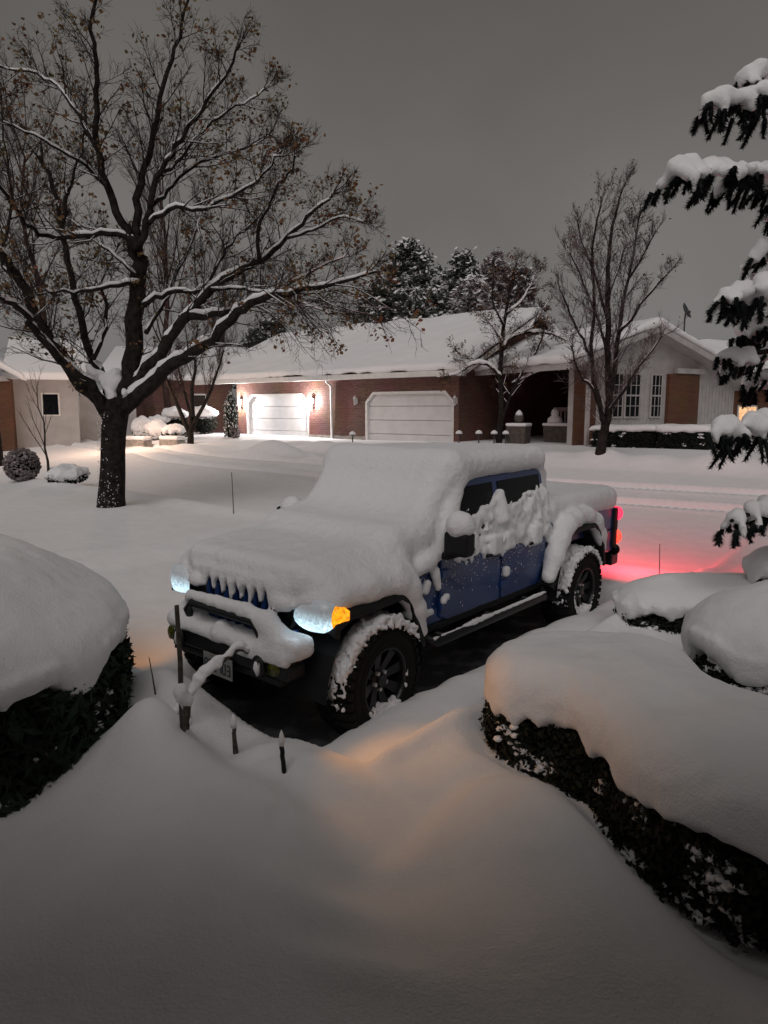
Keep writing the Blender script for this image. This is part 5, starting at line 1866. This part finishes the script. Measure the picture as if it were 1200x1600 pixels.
stick('bare_twig', 'thin bent twig poking from the snow by the juniper hedge', (243, 1085), (233, 1027), .006, .003, M['wood'], 'twig')
# snow-laden rope from the shackle to the stake
kk = TR.matrix_basis @ Vector((GX0 + .27, .36, .76))
pts = [kk, at(372, 1012, 4.78), at(345, 1033, 4.68), at(318, 1052, 4.60), at(303, 1076, 4.55), at(292, 1092, 4.5), at(262, 1128, 4.36)]
pts = spl(pts, 5)
t = thing('tow_rope', 'snow-coated rope hanging from the truck bumper to the stake', 'rope', pts[0])
RP = Field(np.array([min(p[i] for p in pts) for i in range(3)]) - .1, np.array([max(p[i] for p in pts) for i in range(3)]) + .1, .011)
for i in range(len(pts) - 1):
    r_ = .019 + .007 * math.sin(i * 1.9) + (.012 if 10 < i < 18 else 0)
    RP.cap(pts[i] + Vector((0, 0, .012)), pts[i + 1] + Vector((0, 0, .012)), r_, .019 + .007 * math.sin((i + 1) * 1.9) + (.012 if 10 < i + 1 < 18 else 0), .02)
RP.noise(.007, 22, 2)
o = link('snow_coat', RP.mesh('snow_coat'), M['snow'], t, True)
o.location = -pts[0]
MB().tube([p - pts[0] - Vector((0, 0, .018)) for p in pts], .012, 6).build('cord', M['wood'], t, True)

# ------------------------------------------------------------------ spruce at the right edge
SX, SY = 5.35, 7.3
SP = thing('spruce_tree', 'snow-laden spruce whose branches reach in from the right edge', 'tree', (SX, SY, .2))
MB().tube([(0, 0, -.3), (.02, 0, 2.5), (0, .02, 5), (0, 0, 8.2)], [.2, .16, .11, .03], 10).build('trunk', M['bark'], SP, True)
rd = random.Random(77)


def spruce_branch(tip_px, y, z_root, w, nl, seed, droop=.12, thick=.095, fl=.26):
    """branch from the trunk out to the pixel of its tip: wood, hanging needle sprays, slab of snow"""
    tip = at(*tip_px, y)
    root = Vector((SX, SY, z_root))
    mid = root.lerp(tip, .55) + Vector((0, 0, .10))
    pts = spl([root, root.lerp(mid, .5) + Vector((0, 0, .03)), mid, mid.lerp(tip, .55) + Vector((0, 0, .03)), tip], 5)
    o = Vector((SX, SY, .2))
    n = len(pts)
    br = MB().tube(pts, [.05 * (1 - i / n) + .012 for i in range(n)], 7).build('branch', M['bark'], SP, True, off=o)
    out = (tip - root)
    side = Vector((-out.y, out.x, 0)).normalized()
    lo = np.array([min(p[i] for p in pts) for i in range(3)]) - .5
    hi = np.array([max(p[i] for p in pts) for i in range(3)]) + .35
    S = Field(lo, hi, .026)
    nd = MB()
    rd = random.Random(seed)
    for i in range(nl):
        f = .12 + .88 * ((i + rd.random()) / nl)
        k = f * (n - 1)
        a = min(int(k), n - 2)
        c = pts[a].lerp(pts[a + 1], k - a)
        wid = w * (1.0 - .75 * f ** 2.5)
        for sgn in (-1, 1):
            rr = rd.uniform(.0, 1)
            q = c + side * sgn * wid * rr + out.normalized() * rd.uniform(-.08, .1) + Vector((0, 0, -droop * rr - .01))
            tr_ = thick * (.65 + .55 * rd.random()) * (1 - .45 * f * f)
            S.cap(c + Vector((0, 0, .03)), q + Vector((0, 0, .04)), tr_ * .9, tr_ * .7, .06)
            # drooping finger of snow and the spray of needles below it
            L = fl * rd.uniform(.55, 1.25) * (1 - .35 * f)
            dn = Vector((side.x * sgn * .35, side.y * sgn * .35, -1)) + out.normalized() * rd.uniform(.0, .35)
            dn.normalize()
            if rd.random() < .6:
                S.cap(q, q + dn * L * rd.uniform(.25, .6), .045, .022, .03)
            for kk in range(rd.randint(2, 3)):
                q0 = q + Vector((rd.gauss(0, .05), rd.gauss(0, .05), rd.gauss(0, .02)))
                d2 = (dn + Vector((rd.gauss(0, .22), rd.gauss(0, .22), 0))).normalized()
                m_ = 120
                for j in range(m_):
                    s_ = j / m_
                    b0 = q0 + d2 * L * s_
                    u = d2.orthogonal().normalized()
                    u.rotate(Matrix.Rotation(rd.uniform(0, 6.283), 3, d2))
                    ln = .058 * (1 - .35 * s_ ** 3) * rd.uniform(.7, 1.3)
                    tipv = b0 + u * ln * .85 + d2 * ln * .55
                    w_ = u.cross(d2).normalized() * .0085
                    nd.add([b0 - w_, b0 + w_, tipv], [(0, 1, 2)])
                nd.tube([q0, q0 + d2 * L * .5, q0 + d2 * L * .97], [.020, .018, .008], 5)
    S.noise(.018, 6, 2)
    S.noise(.006, 18, 2, .05)
    so = link('branch_snow', S.mesh('branch_snow'), M['snow'], br, True)
    so.location = -o
    tag(nd.build('needles', M['needle'], br, off=o), kind='stuff')


spruce_branch((1112, 160), 6.3, 5.2, .34, 16, 1, fl=.26)
spruce_branch((1046, 266), 6.1, 4.35, .42, 26, 2, fl=.24)
spruce_branch((1185, 395), 6.6, 4.2, .26, 8, 3, fl=.14)
spruce_branch((1128, 464), 6.3, 3.55, .34, 16, 4, fl=.26)
spruce_branch((1135, 560), 6.9, 2.9, .30, 12, 5, fl=.22)
spruce_branch((1126, 676), 6.0, 2.35, .34, 18, 6, fl=.34, thick=.12)
spruce_branch((1142, 814), 6.2, 1.55, .34, 14, 7, fl=.18, thick=.11)
spruce_branch((1215, 500), 7.4, 3.4, .32, 10, 8, fl=.26)
spruce_branch((1230, 620), 7.6, 2.8, .32, 10, 9, fl=.28)
spruce_branch((1160, 430), 8.0, 3.9, .34, 12, 10, fl=.26)
spruce_branch((1150, 520), 8.2, 3.3, .34, 12, 11, fl=.26)
spruce_branch((1165, 600), 8.0, 2.8, .34, 12, 12, fl=.28)
spruce_branch((1150, 130), 7.6, 5.9, .34, 12, 13, fl=.26)
